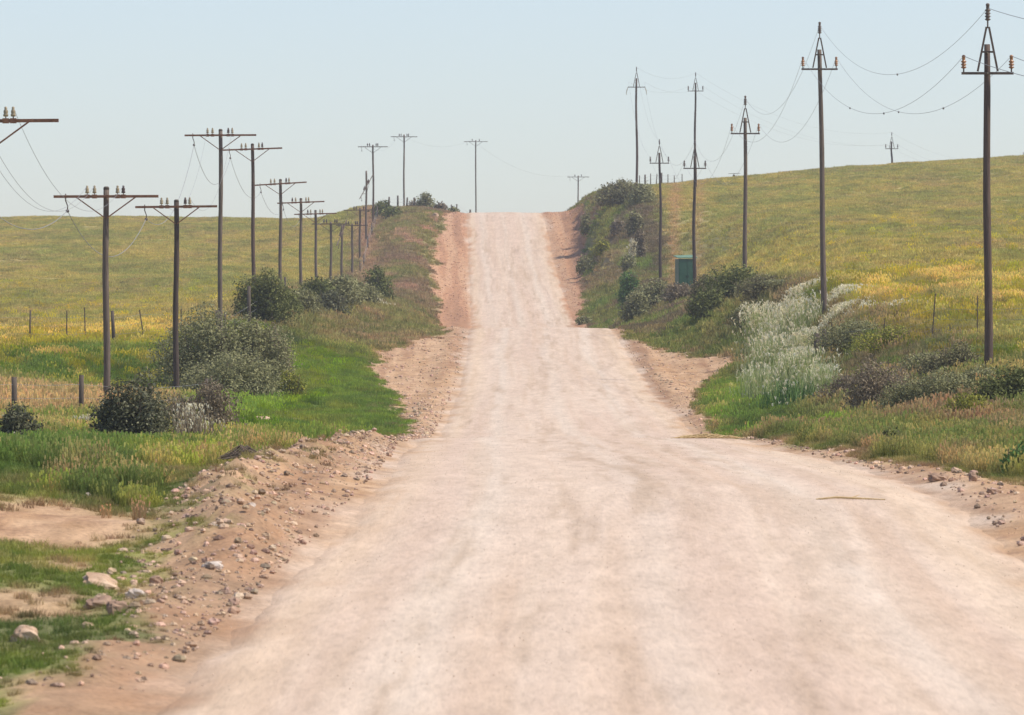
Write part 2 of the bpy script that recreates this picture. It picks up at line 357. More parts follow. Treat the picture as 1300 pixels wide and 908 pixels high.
# grass : colour comes with each tuft, varied blade by blade
def grass_mat(name, rootdark=.0, tr=.35):
    m, nt, b = mat(name)
    a = nt.nodes.new('ShaderNodeAttribute'); a.attribute_name = 'col'; a.attribute_type = 'INSTANCER'
    bl = nt.nodes.new('ShaderNodeAttribute'); bl.attribute_name = 'bl'; bl.attribute_type = 'GEOMETRY'
    c = mul(nt, a.outputs['Color'], bl.outputs['Color'])
    nt.links.new(c, b.inputs['Base Color']); b.inputs['Roughness'].default_value = .7; b.inputs['Specular IOR Level'].default_value = .2
    t = nt.nodes.new('ShaderNodeBsdfTranslucent'); nt.links.new(c, t.inputs['Color'])
    mx = nt.nodes.new('ShaderNodeMixShader'); mx.inputs[0].default_value = tr
    out = nt.nodes['Material Output']
    nt.links.new(b.outputs[0], mx.inputs[1]); nt.links.new(t.outputs[0], mx.inputs[2]); nt.links.new(mx.outputs[0], out.inputs[0])
    return m
M_grass = grass_mat('grass_blades', tr=.45)
def leaf_mat(name, cols, tr=.25):
    m, nt, b = mat(name)
    bl = nt.nodes.new('ShaderNodeAttribute'); bl.attribute_name = 'rnd'
    c = ramp(nt, bl.outputs['Fac'], cols)
    nt.links.new(c, b.inputs['Base Color']); b.inputs['Roughness'].default_value = .8; b.inputs['Specular IOR Level'].default_value = .12
    t = nt.nodes.new('ShaderNodeBsdfTranslucent'); nt.links.new(c, t.inputs['Color'])
    mx = nt.nodes.new('ShaderNodeMixShader'); mx.inputs[0].default_value = tr
    nt.links.new(b.outputs[0], mx.inputs[1]); nt.links.new(t.outputs[0], mx.inputs[2]); nt.links.new(mx.outputs[0], nt.nodes['Material Output'].inputs[0])
    return m
LEAF = {
 'olive': leaf_mat('olive_grey_leaves', [(0, (.15, .15, .065)), (.5, (.265, .255, .12)), (1, (.42, .40, .20))]),
 'dark': leaf_mat('dark_green_leaves', [(0, (.065, .075, .026)), (.5, (.15, .165, .052)), (1, (.32, .32, .11))]),
 'deep': leaf_mat('deep_grey_green_leaves', [(0, (.05, .052, .028)), (.5, (.12, .12, .06)), (1, (.34, .33, .21))]),
 'brown': leaf_mat('dry_brown_twigs', [(0, (.13, .10, .065)), (.5, (.26, .205, .13)), (1, (.44, .35, .23))]),
 'mauve': leaf_mat('purplish_brown_scrub', [(0, (.12, .105, .06)), (.5, (.22, .20, .10)), (1, (.35, .33, .15))]),
 'bright': leaf_mat('fresh_green_leaves', [(0, (.05, .11, .03)), (.5, (.10, .19, .05)), (1, (.20, .30, .09))]),
 'yellowgreen': leaf_mat('yellow_green_leaves', [(0, (.14, .16, .035)), (.5, (.27, .27, .05)), (1, (.48, .42, .06))]),
 'glaucous': leaf_mat('blue_green_grass', [(0, (.20, .28, .08)), (.5, (.42, .47, .19)), (1, (.66, .66, .36))], .5),
 'plume': leaf_mat('cream_seed_heads', [(0, (.66, .56, .34)), (.5, (.84, .76, .52)), (1, (.93, .88, .68))], .5),
}

# ------------------------------------------------------------------ ground and road sheets
yr = np.concatenate([np.arange(0, 38, 2.), np.arange(38, 140, .35), np.arange(140, 320, .7), np.arange(320, 720, 1.4), np.arange(720, 1000, 12.), np.arange(1000, 2601, 80.)])
ur = np.concatenate([-np.geomspace(300, 30, 22), np.arange(-29, -16, .6), np.arange(-16, 16, .18), np.arange(16, 30, .6), np.geomspace(30, 300, 22)])
def grid(ur, yr):
    U, Y = np.meshgrid(ur, yr); Xx = U+cx(Y)
    ny, nx = U.shape; i = np.arange(ny*nx).reshape(ny, nx)
    q = np.stack([i[:-1, :-1], i[:-1, 1:], i[1:, 1:], i[1:, :-1]], -1).reshape(-1, 4)
    return U, Xx, Y, q
U, Xg, Yg, q = grid(ur, yr)
Zg = height(Xg, Yg)
Zg = Zg-.07*(1-sst(3.3, 4.3, np.abs(U)))
cg = full_colour(Xg, Yg)
ground = np_mesh('ground', np.stack([Xg, Yg, Zg], -1).reshape(-1, 3), q, M_ground, cg.reshape(-1, 3))
tag(ground, kind='structure')
U, Xr, Yr, q = grid(np.arange(-4.4, 4.41, .1), yr)
Zr = height(Xr, Yr, False)+.02
bump_r = (fbm(U*1.1, Yr*.06, 3, 14.)-.5)*.05+(fbm(U*3, Yr*.3, 3, 15.)-.5)*.018
edge = sst(3.5, 4.3, np.abs(U)+(fbm(Xr*1.2, Yr*.5, 3, 16.)-.5)*.5)
Zr = Zr+bump_r*(1-edge)-edge*.10-.0025*U**2*.5
road = np_mesh('dirt_road', np.stack([Xr, Yr, Zr], -1).reshape(-1, 3), q, M_road, full_colour(Xr, Yr).reshape(-1, 3))
tag(road, kind='structure')

# ------------------------------------------------------------------ grass tufts
def tuft(name, n, rad, h, w, spread, curl=.5, head=None, seed=0, shade=(.75, 1.2)):
    r = np.random.default_rng(seed); V = []; Q = []; C = []
    for i in range(n):
        a = r.uniform(0, 2*math.pi); rr = rad*math.sqrt(r.random()); bx, by = rr*math.cos(a), rr*math.sin(a)
        da = r.uniform(0, 2*math.pi); lean = r.uniform(.05, 1)*spread; hh = h*r.uniform(.5, 1.1); ww = w*r.uniform(.6, 1.2)
        wa = r.uniform(0, math.pi); wx, wy = math.cos(wa), math.sin(wa); k = r.uniform(*shade)
        b0 = len(V)
        for t in (0, .5, 1):
            l = lean*hh*(t**(1+curl)); z = hh*t*(1-.25*lean*t); cw = ww*(1-.85*t*t)/2
            cxx, cyy = bx+l*math.cos(da), by+l*math.sin(da)
            V += [(cxx-wx*cw, cyy-wy*cw, z-.03), (cxx+wx*cw, cyy+wy*cw, z-.03)]
            C += [(k, k, k)]*2
        Q += [(b0, b0+1, b0+3, b0+2), (b0+2, b0+3, b0+5, b0+4)]
        if head and r.random() < head[0]:
            s = head[1]*r.uniform(.6, 1.2); b0 = len(V); hc = head[2]
            for (ax, ay) in ((wx, wy), (-wy, wx)):
                b0 = len(V)
                V += [(cxx-ax*s*.3, cyy-ay*s*.3, z-s*.6), (cxx+ax*s*.3, cyy+ay*s*.3, z-s*.6), (cxx+ax*s*.25, cyy+ay*s*.25, z+s*.7), (cxx-ax*s*.25, cyy-ay*s*.25, z+s*.7)]
                C += [hc]*4; Q += [(b0, b0+1, b0+2, b0+3)]
    me = bpy.data.meshes.new(name); me.from_pydata(V, [], Q); me.materials.append(M_grass)
    at = me.attributes.new('bl', 'FLOAT_COLOR', 'POINT'); c4 = np.ones((len(V), 4), np.float32); c4[:, :3] = C; at.data.foreach_set('color', c4.ravel())
    return bpy.data.objects.new(name, me)
def proto_set(name, objs):
    c = bpy.data.collections.new(name)
    for o in objs: c.objects.link(o)
    return c
PS_short = proto_set('short_tufts', [tuft('tuft', 46, .16, .17, .014, .8, seed=s) for s in range(4)])
PS_tall = proto_set('tall_tufts', [tuft('tuft', 44, .16, .42, .013, .55, head=(.35, .045, (1.9, 1.8, 2.0)), seed=10+s) for s in range(4)])
PS_mid = proto_set('mid_tufts', [tuft('tuft', 60, .32, .26, .03, .8, seed=20+s) for s in range(4)])
PS_midh = proto_set('headed_tufts', [tuft('tuft', 50, .32, .42, .026, .6, head=(.3, .06, (1.9, 1.8, 1.9)), seed=30+s) for s in range(4)])
PS_far = proto_set('far_tufts', [tuft('tuft', 46, .6, .30, .06, .9, seed=40+s, shade=(.7, 1.25)) for s in range(5)])
PS_flower = proto_set('flower_tufts', [tuft('tuft', 26, .3, .36, .022, .6, head=(.8, .07, (1.4, 1.42, .6)), seed=50+s) for s in range(3)])

def stone_proto(seed, mm):
    r = np.random.default_rng(seed); b = MB()
    import itertools
    n, m_ = 7, 4; vs = []
    for j in range(m_+1):
        th = math.pi*j/m_
        for i in range(n):
            ph = 2*math.pi*i/n; k = r.uniform(.7, 1.15)
            vs.append((k*math.sin(th)*math.cos(ph), k*math.sin(th)*math.sin(ph)*.8, k*math.cos(th)*.6))
    fs = [(j*n+i, j*n+(i+1) % n, (j+1)*n+(i+1) % n, (j+1)*n+i) for j in range(m_) for i in range(n)]
    me = bpy.data.meshes.new('pebble'); me.from_pydata(vs, [], fs); me.materials.append(mm)
    return bpy.data.objects.new('pebble', me)
mg, ntg, bg = mat('gravel_stones')
_a = ntg.nodes.new('ShaderNodeAttribute'); _a.attribute_name = 'col'; _a.attribute_type = 'INSTANCER'
ntg.links.new(_a.outputs['Color'], bg.inputs['Base Color']); bg.inputs['Roughness'].default_value = .95; bg.inputs['Specular IOR Level'].default_value = .15
PS_stone = proto_set('pebbles', [stone_proto(s, mg) for s in range(5)])

def scatter(name, pts, cols, scl, protos, label, cat, sink=0.0):
    n = len(pts)
    if n == 0: return
    me = bpy.data.meshes.new(name); me.vertices.add(n)
    p = pts.copy(); p[:, 2] -= sink
    me.vertices.foreach_set('co', np.ascontiguousarray(p, np.float32).ravel())
    a = me.attributes.new('col', 'FLOAT_COLOR', 'POINT'); c4 = np.ones((n, 4), np.float32); c4[:, :3] = cols; a.data.foreach_set('color', c4.ravel())
    a = me.attributes.new('scl', 'FLOAT', 'POINT'); a.data.foreach_set('value', scl.astype(np.float32))
    a = me.attributes.new('rot', 'FLOAT_VECTOR', 'POINT')
    r3 = np.zeros((n, 3), np.float32); r3[:, 2] = rng.uniform(0, 6.283, n); r3[:, 0] = rng.uniform(-.15, .15, n); a.data.foreach_set('vector', r3.ravel())
    o = bpy.data.objects.new(name, me); col.objects.link(o)
    ng = bpy.data.node_groups.new(name+'_scatter', 'GeometryNodeTree')
    ng.interface.new_socket('Geometry', in_out='INPUT', socket_type='NodeSocketGeometry'); ng.interface.new_socket('Geometry', in_out='OUTPUT', socket_type='NodeSocketGeometry')
    N = ng.nodes; Lk = ng.links
    gi = N.new('NodeGroupInput'); go = N.new('NodeGroupOutput')
    mp = N.new('GeometryNodeMeshToPoints'); Lk.new(gi.outputs[0], mp.inputs[0])
    ci = N.new('GeometryNodeCollectionInfo'); ci.inputs['Collection'].default_value = protos; ci.inputs['Separate Children'].default_value = True; ci.inputs['Reset Children'].default_value = True
    ip = N.new('GeometryNodeInstanceOnPoints'); ip.inputs['Pick Instance'].default_value = True
    Lk.new(mp.outputs[0], ip.inputs['Points']); Lk.new(ci.outputs[0], ip.inputs['Instance'])
    ri = N.new('FunctionNodeRandomValue'); ri.data_type = 'INT'; ri.inputs[4].default_value = 0; ri.inputs[5].default_value = 20
    Lk.new(ri.outputs[2], ip.inputs['Instance Index'])
    na = N.new('GeometryNodeInputNamedAttribute'); na.data_type = 'FLOAT'; na.inputs[0].default_value = 'scl'; Lk.new(na.outputs[0], ip.inputs['Scale'])
    nr = N.new('GeometryNodeInputNamedAttribute'); nr.data_type = 'FLOAT_VECTOR'; nr.inputs[0].default_value = 'rot'
    er = N.new('FunctionNodeEulerToRotation'); Lk.new(nr.outputs[0], er.inputs[0]); Lk.new(er.outputs[0], ip.inputs['Rotation'])
    Lk.new(ip.outputs[0], go.inputs[0])
    md = o.modifiers.new('scatter', 'NODES'); md.node_group = ng
    tag(o, label, cat, kind='stuff')
    return o

def frustum_pts(y0, y1, dens, margin=3.):
    """uniform in area inside the wedge the lens can see, a few metres wider on both sides"""
    ys = np.linspace(y0, y1, 400); wid = ys*1300/F+2*margin; A = np.trapezoid(wid, ys) if hasattr(np, 'trapezoid') else np.trapz(wid, ys)
    n = int(A*dens); cdf = np.cumsum(wid); cdf = cdf/cdf[-1]
    y = np.interp(rng.random(n), cdf, ys); x = rng.uniform(-.5, .5, n)*(y*1300/F+2*margin)
    return x, y
bag = {k: [] for k in ('short', 'tall', 'mid', 'midh', 'far', 'flower')}
def put(kind, x, y, c, s):
    bag[kind].append((x, y, c, s))
def zone(y0, y1, dens, layer):
    x, y = frustum_pts(y0, y1, dens)
    u, gl, gr = edges(x, y); c, gm = colour(x, y)
    g = np.where(u < 0, gl, gr); keep = rng.random(len(x)) < gm*1.1+.05*(gm > .02); keep &= np.abs(u) > 4.3
    x, y, c, u, g = x[keep], y[keep], c[keep], u[keep], g[keep]
    c = c*rng.uniform(.75, 1.3, (len(x), 1))*rng.uniform(.93, 1.07, (len(x), 3))
    layer(x, y, c, u, g)
tan_zone = lambda x, y, u: (u < -9.8) & (y > 135) & (y < 202)
rt_zone = lambda x, y, u: (u > 5.0) & (y < 160)
def near_layer(x, y, c, u, g):
    n = fbm(x*.6, y*.25, 3, 101.)
    tall = ((n > .52) & (g > .5)) | (rt_zone(x, y, u) & (n > .42) & (g > .4))
    tall |= (u < -7) & (n > .5)
    tall &= y > 66
    s = rng.uniform(.5, 1.2, len(x))*(.62+.38*sst(0, .9, g))*(.55+.38*sst(58, 85, y))
    put('short', x[~tall], y[~tall], c[~tall], s[~tall]); put('tall', x[tall], y[tall], c[tall], s[tall]*1.0)
def mid_layer(x, y, c, u, g):
    n = fbm(x*.4, y*.15, 3, 111.)
    lush = (u < 0) & (u > -11) & (y < 255)
    tan = tan_zone(x, y, u)
    head = ((n > .55) & ~lush) | (tan & (n > .35)) | ((u > 5) & (y < 160) & (n > .45))
    s = rng.uniform(.6, 1.2, len(x))*(.45+.55*sst(0, .9, g))
    s = s*np.where(lush, .75, 1)*np.where(tan, 1.15, 1)
    fl = ((u < -12.5) & (y > 200) & (y < 270)) | ((u > 11.5) & (y > 165) & (y < 300)) | (lush & (u < -8.5))
    fl &= rng.random(len(x)) < .13*sst(.4, .6, fbm(x*.3, y*.1, 3, 121.))+.04
    put('flower', x[fl], y[fl], c[fl], s[fl]); r = ~fl
    put('midh', x[r & head], y[r & head], c[r & head], s[r & head]); r2 = r & ~head
    put('mid', x[r2], y[r2], c[r2], s[r2])
def far_layer(x, y, c, u, g):
    s = rng.uniform(.5, 1.15, len(x))*(.5+.5*sst(0, 1.2, g))
    fld = (u < -16) | (u > 13)
    s = s*np.where(fld, .8, 1.0)
    fl = fld & (rng.random(len(x)) < .025) & (y < 420)
    put('flower', x[fl], y[fl], c[fl], s[fl]*1.2)
    put('far', x[~fl], y[~fl], c[~fl], s[~fl])
zone(40, 135, 42, near_layer)
zone(128, 262, 11, mid_layer)
zone(255, 430, 4.5, far_layer)
zone(420, 740, 3.4, far_layer)
info = {'short': (PS_short, 'short_grass', 'short green grass covering the near road verges'),
        'tall': (PS_tall, 'tall_grass', 'taller seeding grass standing along both near verges'),
        'mid': (PS_mid, 'verge_grass', 'green and straw coloured grass in the dip behind the first rise'),
        'midh': (PS_midh, 'straw_grass', 'straw coloured seeding grass between the left fence and the bushes'),
        'far': (PS_far, 'pasture_grass', 'yellow green pasture grass over both far hillsides'),
        'flower': (PS_flower, 'wildflowers', 'small yellow wildflowers dotted through the lower pasture')}
for k, (ps, nm, lab) in info.items():
    x, y, c, s = [np.concatenate([b[i] for b in bag[k]]) for i in range(4)]
    scatter(nm, np.stack([x, y, height(x, y)], -1), c, s, ps, lab, 'wildflowers' if k == 'flower' else 'grass')
    print(nm, len(x))

# gravel
x, y = frustum_pts(42, 320, 46, 1.)
u, gl, gr = edges(x, y); g = np.where(u < 0, gl, gr)
ridge = np.exp(-((u+tab(EL, y)-.55)/.7)**2)
pr = np.where((np.abs(u) > 4.0) & (g < .4), .30+1.3*ridge*sst(44, 52, y)*(1-sst(120, 250, y)), 0)*np.where(y > 140, .45, 1)
k = rng.random(len(x)) < pr; x, y = x[k], y[k]
sz = rng.lognormal(math.log(.017), .68, len(x)); sz = np.clip(sz, .008, .07)*np.where(y > 150, 1.3, 1)
base = np.array([.52, .36, .25]); dk = np.where(y < 135, .42, .7); cc = base*rng.uniform(0, 1, (len(x), 1))*(1.2-dk)[:, None]+base*dk[:, None]; cc = cc*rng.uniform(.93, 1.07, (len(x), 3))
scatter('gravel', np.stack([x, y, height(x, y)+sz*.15], -1), cc, sz, PS_stone, 'loose reddish gravel along the road shoulders', 'gravel')
x, y = frustum_pts(420, 590, 4, 0.); u, gl, gr = edges(x, y); g = np.where(u < 0, gl, gr); k = (np.abs(u) > 4.1) & (g < .1); x, y = x[k], y[k]
sz = rng.uniform(.03, .085, len(x)); cc = np.array([.46, .27, .185])*rng.uniform(.7, 1.25, (len(x), 1))
scatter('gravel', np.stack([x, y, height(x, y)], -1), cc, sz, PS_stone, 'reddish stones lining the far climb of the road', 'gravel')
# few loose specks on the running surface
x, y = frustum_pts(42, 200, 3, 0.); u = x-cx(y); k = np.abs(u) < 3.9; x, y = x[k], y[k]
sz = rng.uniform(.003, .009, len(x)); cc = np.array([.56, .44, .34])*rng.uniform(.75, 1.3, (len(x), 1))
scatter('road_grit', np.stack([x, y, height(x, y, False)+.022], -1), cc, sz, PS_stone, 'scattered grit on the pale running surface of the road', 'grit')

# ------------------------------------------------------------------ shrubs
def leaf_cloud(r, lobes, n, size, aspect=1.6, shell=.55, upright=0.):
    """leaf quads through the volume of several uneven lobes; lobes: (cx,cy,cz,rx,ry,rz)"""
    L = np.array(lobes); vol = L[:, 3]*L[:, 4]*L[:, 5]; vol = vol**.75; pick = r.choice(len(L), n, p=vol/vol.sum())
    d = r.normal(size=(n, 3)); d /= np.linalg.norm(d, axis=1)[:, None]
    rad = 1-(1-shell)*r.random(n)**1.3*.9
    # knobbly outline: radius modulated by direction
    ph = pick*1.7
    kn = 1+.20*np.sin(d[:, 0]*5+ph)*np.cos(d[:, 2]*6+ph*2)+.14*np.sin(d[:, 1]*9+d[:, 2]*8+ph)+.13*r.normal(size=n)
    clump = .5+.5*np.sin(d[:, 0]*11+ph*3)*np.sin(d[:, 1]*10+ph)*np.sin(d[:, 2]*12+ph*2)
    keep = r.random(n) < .35+.9*clump
    P3 = L[pick, :3]+d*(rad*kn)[:, None]*L[pick, 3:]
    P3, d, pick, clump = P3[keep], d[keep], pick[keep], clump[keep]; n = len(P3)
    nrm = d*.7+r.normal(size=(n, 3))*.6; nrm[:, 2] += .3; nrm /= np.linalg.norm(nrm, axis=1)[:, None]
    t = np.cross(nrm, r.normal(size=(n, 3))); 
    if upright: t = t*(1-upright)+np.array([0, 0, 1.])*upright
    t /= np.linalg.norm(t, axis=1)[:, None]; b = np.cross(nrm, t); b /= np.linalg.norm(b, axis=1)[:, None]
    s = size*r.uniform(.6, 1.3, n)[:, None]
    a_, b_ = t*s*aspect*.5, b*s*.5
    V = np.stack([P3-a_, P3+b_*.8-a_*.1, P3+a_, P3-b_*.8-a_*.1], 1).reshape(-1, 3)
    Q = np.arange(n*4).reshape(n, 4)
    lob = r.uniform(-.12, .12, len(L))[pick]
    rnd = np.clip(r.beta(2, 2.5, n)+lob+.0*clump, 0, 1)
    return V, Q, np.repeat(rnd, 4)
def rnd_mesh(name, V, Q, rnd, m, parent):
    me = bpy.data.meshes.new(name); nv, nf, k = len(V), len(Q), Q.shape[1]
    me.vertices.add(nv); me.vertices.foreach_set('co', V.astype(np.float32).ravel())
    me.loops.add(nf*k); me.loops.foreach_set('vertex_index', Q.astype(np.int32).ravel())
    me.polygons.add(nf); me.polygons.foreach_set('loop_start', np.arange(0, nf*k, k, dtype=np.int32)); me.update(calc_edges=True)
    a = me.attributes.new('rnd', 'FLOAT', 'POINT'); a.data.foreach_set('value', rnd.astype(np.float32))
    me.materials.append(m); o = bpy.data.objects.new(name, me); col.objects.link(o); o.parent = parent; return o
def shrub(px, d, wpx, toprow, kind, label, name='bush', group=None, dens=1., leaf=None, baserow=None, up=0., lob=13, cat='bush'):
    r = np.random.default_rng(int(px*13+d)); x = X(px, d); zb = Z(x, d)
    far_bank = d > 400 and 730 < px < 830 and toprow > 240
    w = wpx*d/F*(1.0 if far_bank else 1.22); h = max(ZR(toprow+(5 if far_bank else 0), d)-zb, .35)
    root = empty(name, (x, d, zb)); tag(root, label, cat, group)
    lobes = []
    for i in range(lob):
        a = r.uniform(0, 6.283); rr = w*.36*math.sqrt(r.random()); lx = rr*math.cos(a); ly = rr*math.sin(a)*.8
        rx = w*r.uniform(.11, .23); rz = h*r.uniform(.17, .32); top = h*(1-.5*(abs(lx)/(w*.5))**1.5)*r.uniform(.78, 1.08)
        cz = max(top-rz, rz*.7); lobes.append((lx, ly, cz, rx, rx, rz))
        if cz > rz*1.5: lobes.append((lx*1.05, ly*1.05, cz*.45, rx*1.1, rx*1.1, max(cz*.5, rz)))
    lobes.append((r.uniform(-.1, .1)*w, 0, h*.70, w*.2, w*.2, h*.30)); lobes.append((0, 0, h*.33, w*.42, w*.36, h*.36))
    lf = leaf or max(.05, d*.00032)
    n = int(dens*min(26000, 5.0*w*h*2.6/(lf*lf)))
    V, Q, rn = leaf_cloud(r, lobes, n, lf, upright=up)
    V[:, 2] = np.maximum(V[:, 2], -.15)
    rnd_mesh('foliage', V, Q, rn, LEAF[kind], root)
    b = MB()
    for i in range(14):
        l = lobes[i % len(lobes)]; e = np.array([l[0]+r.normal()*l[3]*.5, l[1]+r.normal()*l[4]*.5, min(l[2]+l[5]*r.uniform(.3, 1.0), h*1.0)])
        s0 = np.array([r.normal()*w*.04, r.normal()*w*.04, -.1]); m1 = s0*.5+e*.5+r.normal(size=3)*w*.04; m1[2] = e[2]*.4
        t = .012+.012*h
        b.tube([s0, m1, e], [t, t*.7, t*.25], 5)
    for i in range(26):                       # thin dead twigs poking past the leaves
        l = lobes[r.integers(len(lobes))]; dr = r.normal(size=3); dr[2] = abs(dr[2])+.4; dr /= np.linalg.norm(dr)
        s0 = np.array(l[:3])+dr*np.array(l[3:])*.5; e = np.array(l[:3])+dr*np.array(l[3:])*r.uniform(1.1, 1.45)
        if e[2] > h*1.12: continue
        b.tube([s0, (s0+e)/2+r.normal(size=3)*.03, e], [.012*d/250, .009*d/250, .004*d/250], 4)
    b.build('twig_sprays', M_twig, root)
    return root
g1 = 'scrub bushes along the left fence line'; g2 = 'scrub bushes on the right bank'
B = [
 (172, 115, 96, 474, 'deep', 'rounded dark bush with small pale leaves in front of the thick near telephone pole', g1, {}),
 (24, 113, 56, 512, 'deep', 'small dark bush at the left edge hiding the foot of a fence post', g1, {}),
 (262, 204, 108, 388, 'olive', 'large soft grey green bush right of the second telephone pole', g1, {}),
 (320, 205, 96, 400, 'olive', 'grey green bush spilling below the dark round topped bush', g1, {}),
 (300, 198, 112, 444, 'olive', 'low front lobe of grey green scrub above the bright grass', g1, {}),
 (348, 215, 46, 412, 'brown', 'dry brown edged bush at the right end of the grey green scrub', g1, {}),
 (336, 262, 72, 345, 'dark', 'tall dark green bush with clipped looking top beside the third pole', g1, {}),
 (366, 279, 40, 372, 'dark', 'small dark green bush tucked right of the tall dark bush', g1, {}),
 (404, 310, 46, 352, 'dark', 'dark bush hiding the foot of the sixth pole', g1, {}),
 (432, 312, 60, 348, 'olive', 'olive bush in the middle of the pole row', g1, {}),
 (384, 287, 50, 368, 'olive', 'low olive bush in front of the fifth pole', g1, {}),
 (456, 328, 52, 356, 'olive', 'olive bush just left of the last verge bush', g1, {}),
 (476, 380, 36, 336, 'dark', 'dark round bush at the right end of the verge scrub', g1, {}),
 (420, 300, 44, 368, 'deep', 'low dark bush in front of the verge scrub', g1, {}),  # deep grey green leaf colour
 (262, 126, 82, 482, 'brown', 'dry brown shrub with white seed heads below the grey green bush', g1, {'dens': .55, 'up': .5}),
 (222, 128, 56, 500, 'brown', 'thin dry shrub beside the foot of the second telephone pole', g1, {'dens': .45, 'up': .5}),
 (308, 205, 48, 468, 'bright', 'leafy fresh green plant at the foot of the grey green scrub', g1, {}),
 (366, 203, 40, 468, 'yellowgreen', 'yellow green flowering bush at the edge of the bright grass', g1, {'dens': .7}),
 (100, 112, 40, 560, 'brown', 'sparse dry weed clump below the near fence posts', g1, {'dens': .3, 'up': .6}),
 (486, 578, 26, 253, 'dark', 'dark bush beside the tall pole on the left crest', g1, {}),
 (500, 562, 26, 262, 'dark', 'spreading dark bush just below the left crest', g1, {}),
 (541, 612, 24, 244, 'olive', 'lone rounded bush standing on the left skyline', g1, {}),
 (560, 612, 20, 257, 'brown', 'low brown scrub on the left skyline near the road', g1, {}),
 (575, 600, 14, 262, 'olive', 'tiny bush where the left skyline meets the road', g1, {}),
 (525, 622, 20, 256, 'brown', 'low scrub along the skyline fence', g1, {}),
 # right bank
 (790, 512, 62, 228, 'mauve', 'big brown green bush crowning the cut bank right of the road', g2, {'dens': 1.1}),
 (815, 506, 36, 231, 'olive', 'green bush behind the tall pole on the right crest', g2, {}),
 (776, 518, 26, 246, 'olive', 'overhanging bush at the lip of the cut bank', g2, {}),
 (786, 484, 26, 272, 'brown', 'dry scrub on the upper face of the right bank', g2, {'dens': .8}),
 (806, 479, 26, 262, 'mauve', 'purplish scrub under the pole on the right bank', g2, {'dens': .8}),
 (812, 461, 20, 286, 'brown', 'dry scrub column on the shoulder of the right bank', g2, {'dens': .8}),
 (765, 476, 30, 300, 'yellowgreen', 'yellowish scrub tumbling down the right bank', g2, {'dens': .8}),
 (798, 454, 24, 318, 'olive', 'small purplish shrub halfway up the right bank', g2, {'dens': .8}),
 (806, 461, 22, 296, 'plume', 'cream seeding clump halfway up the right bank', g2, {'dens': .5, 'up': .7}),
 (744, 522, 20, 266, 'olive', 'low scrub where the bank meets the far road', g2, {'dens': .8}),
 (742, 482, 24, 318, 'olive', 'dark shrub at the right road edge below the climb', g2, {}),
 (740, 413, 24, 396, 'olive', 'dark tuft of scrub at the road edge by the near rise', g2, {}),
 (798, 418, 36, 340, 'bright', 'fresh green shrub low on the right bank', g2, {}),
 (832, 364, 48, 355, 'olive', 'olive shrub left of the green box', g2, {}),
 (808, 356, 36, 368, 'olive', 'dull brown shrub below the fresh green shrub', g2, {}),
 (862, 357, 46, 358, 'brown', 'dry shrub in front of the green box', g2, {'dens': .7}),
 (898, 291, 42, 345, 'mauve', 'dark brown bush right of the green box', g2, {}),
 (932, 287, 76, 336, 'dark', 'large dark bush around the foot of the third power pole', g2, {}),
 (968, 275, 62, 348, 'mauve', 'brown green bush right of the third power pole', g2, {}),
 (900, 285, 46, 362, 'dark', 'blackish bush at the left foot of the large dark bush', g2, {}),
 (1000, 272, 56, 362, 'olive', 'low olive bush sloping toward the white seeding grass', g2, {}),
 (950, 265, 40, 385, 'olive', 'small olive bush left of the white seeding grass', g2, {}),
 (1085, 208, 96, 404, 'olive', 'tangled green scrub right of the old gate posts', g2, {'dens': .7}),
 (1130, 196, 90, 414, 'yellowgreen', 'yellow green scrub between two thin fence rods', g2, {'dens': .6}),
 (1112, 156, 80, 452, 'brown', 'dry brown scrub beside the lush grass on the right', g2, {'dens': .6, 'up': .4}),
 (1075, 176, 60, 474, 'brown', 'low dry twiggy clump at the end of the white grass', g2, {'dens': .5, 'up': .4}),
 (1218, 162, 52, 434, 'mauve', 'dark upright bush left of the nearest power pole', g2, {}),
 (1188, 165, 64, 446, 'mauve', 'brown bush left of the dark upright bush', g2, {'dens': .8}),
 (1200, 146, 84, 470, 'olive', 'grey green bush below the nearest power pole', g2, {}),
 (1160, 147, 84, 478, 'olive', 'low olive bush above the reddish roadside grass', g2, {'dens': .8}),
 (1280, 138, 84, 462, 'dark', 'blackish green bush at the right edge by the nearest power pole', g2, {}),
 (1245, 151, 64, 464, 'olive', 'olive bush hiding the foot of the nearest power pole', g2, {}),
 (1232, 131, 64, 498, 'yellowgreen', 'arching pale green grass clump before the right edge bushes', g2, {'dens': .5, 'up': .5}),
 (1296, 84, 40, 560, 'bright', 'green tuft at the right edge of the photo beside the road', g2, {'dens': .7, 'up': .5}),
 (1168, 172, 70, 448, 'olive', 'rough olive scrub between the tangled scrub and the brown bush', g2, {'dens': .8}),
 (1262, 172, 60, 446, 'olive', 'olive scrub behind the foot of the nearest power pole', g2, {}),
 (1130, 103, 30, 540, 'dark', 'small dark green clump in the grass above the road edge', g2, {'dens': .6, 'up': .5}),
]
for px, d, w, top, kind, lab, grp, kw in B:
    shrub(px, d, w, top, kind, lab, 'bush' if kind not in ('plume',) else 'seeding_grass_clump', grp, **kw)

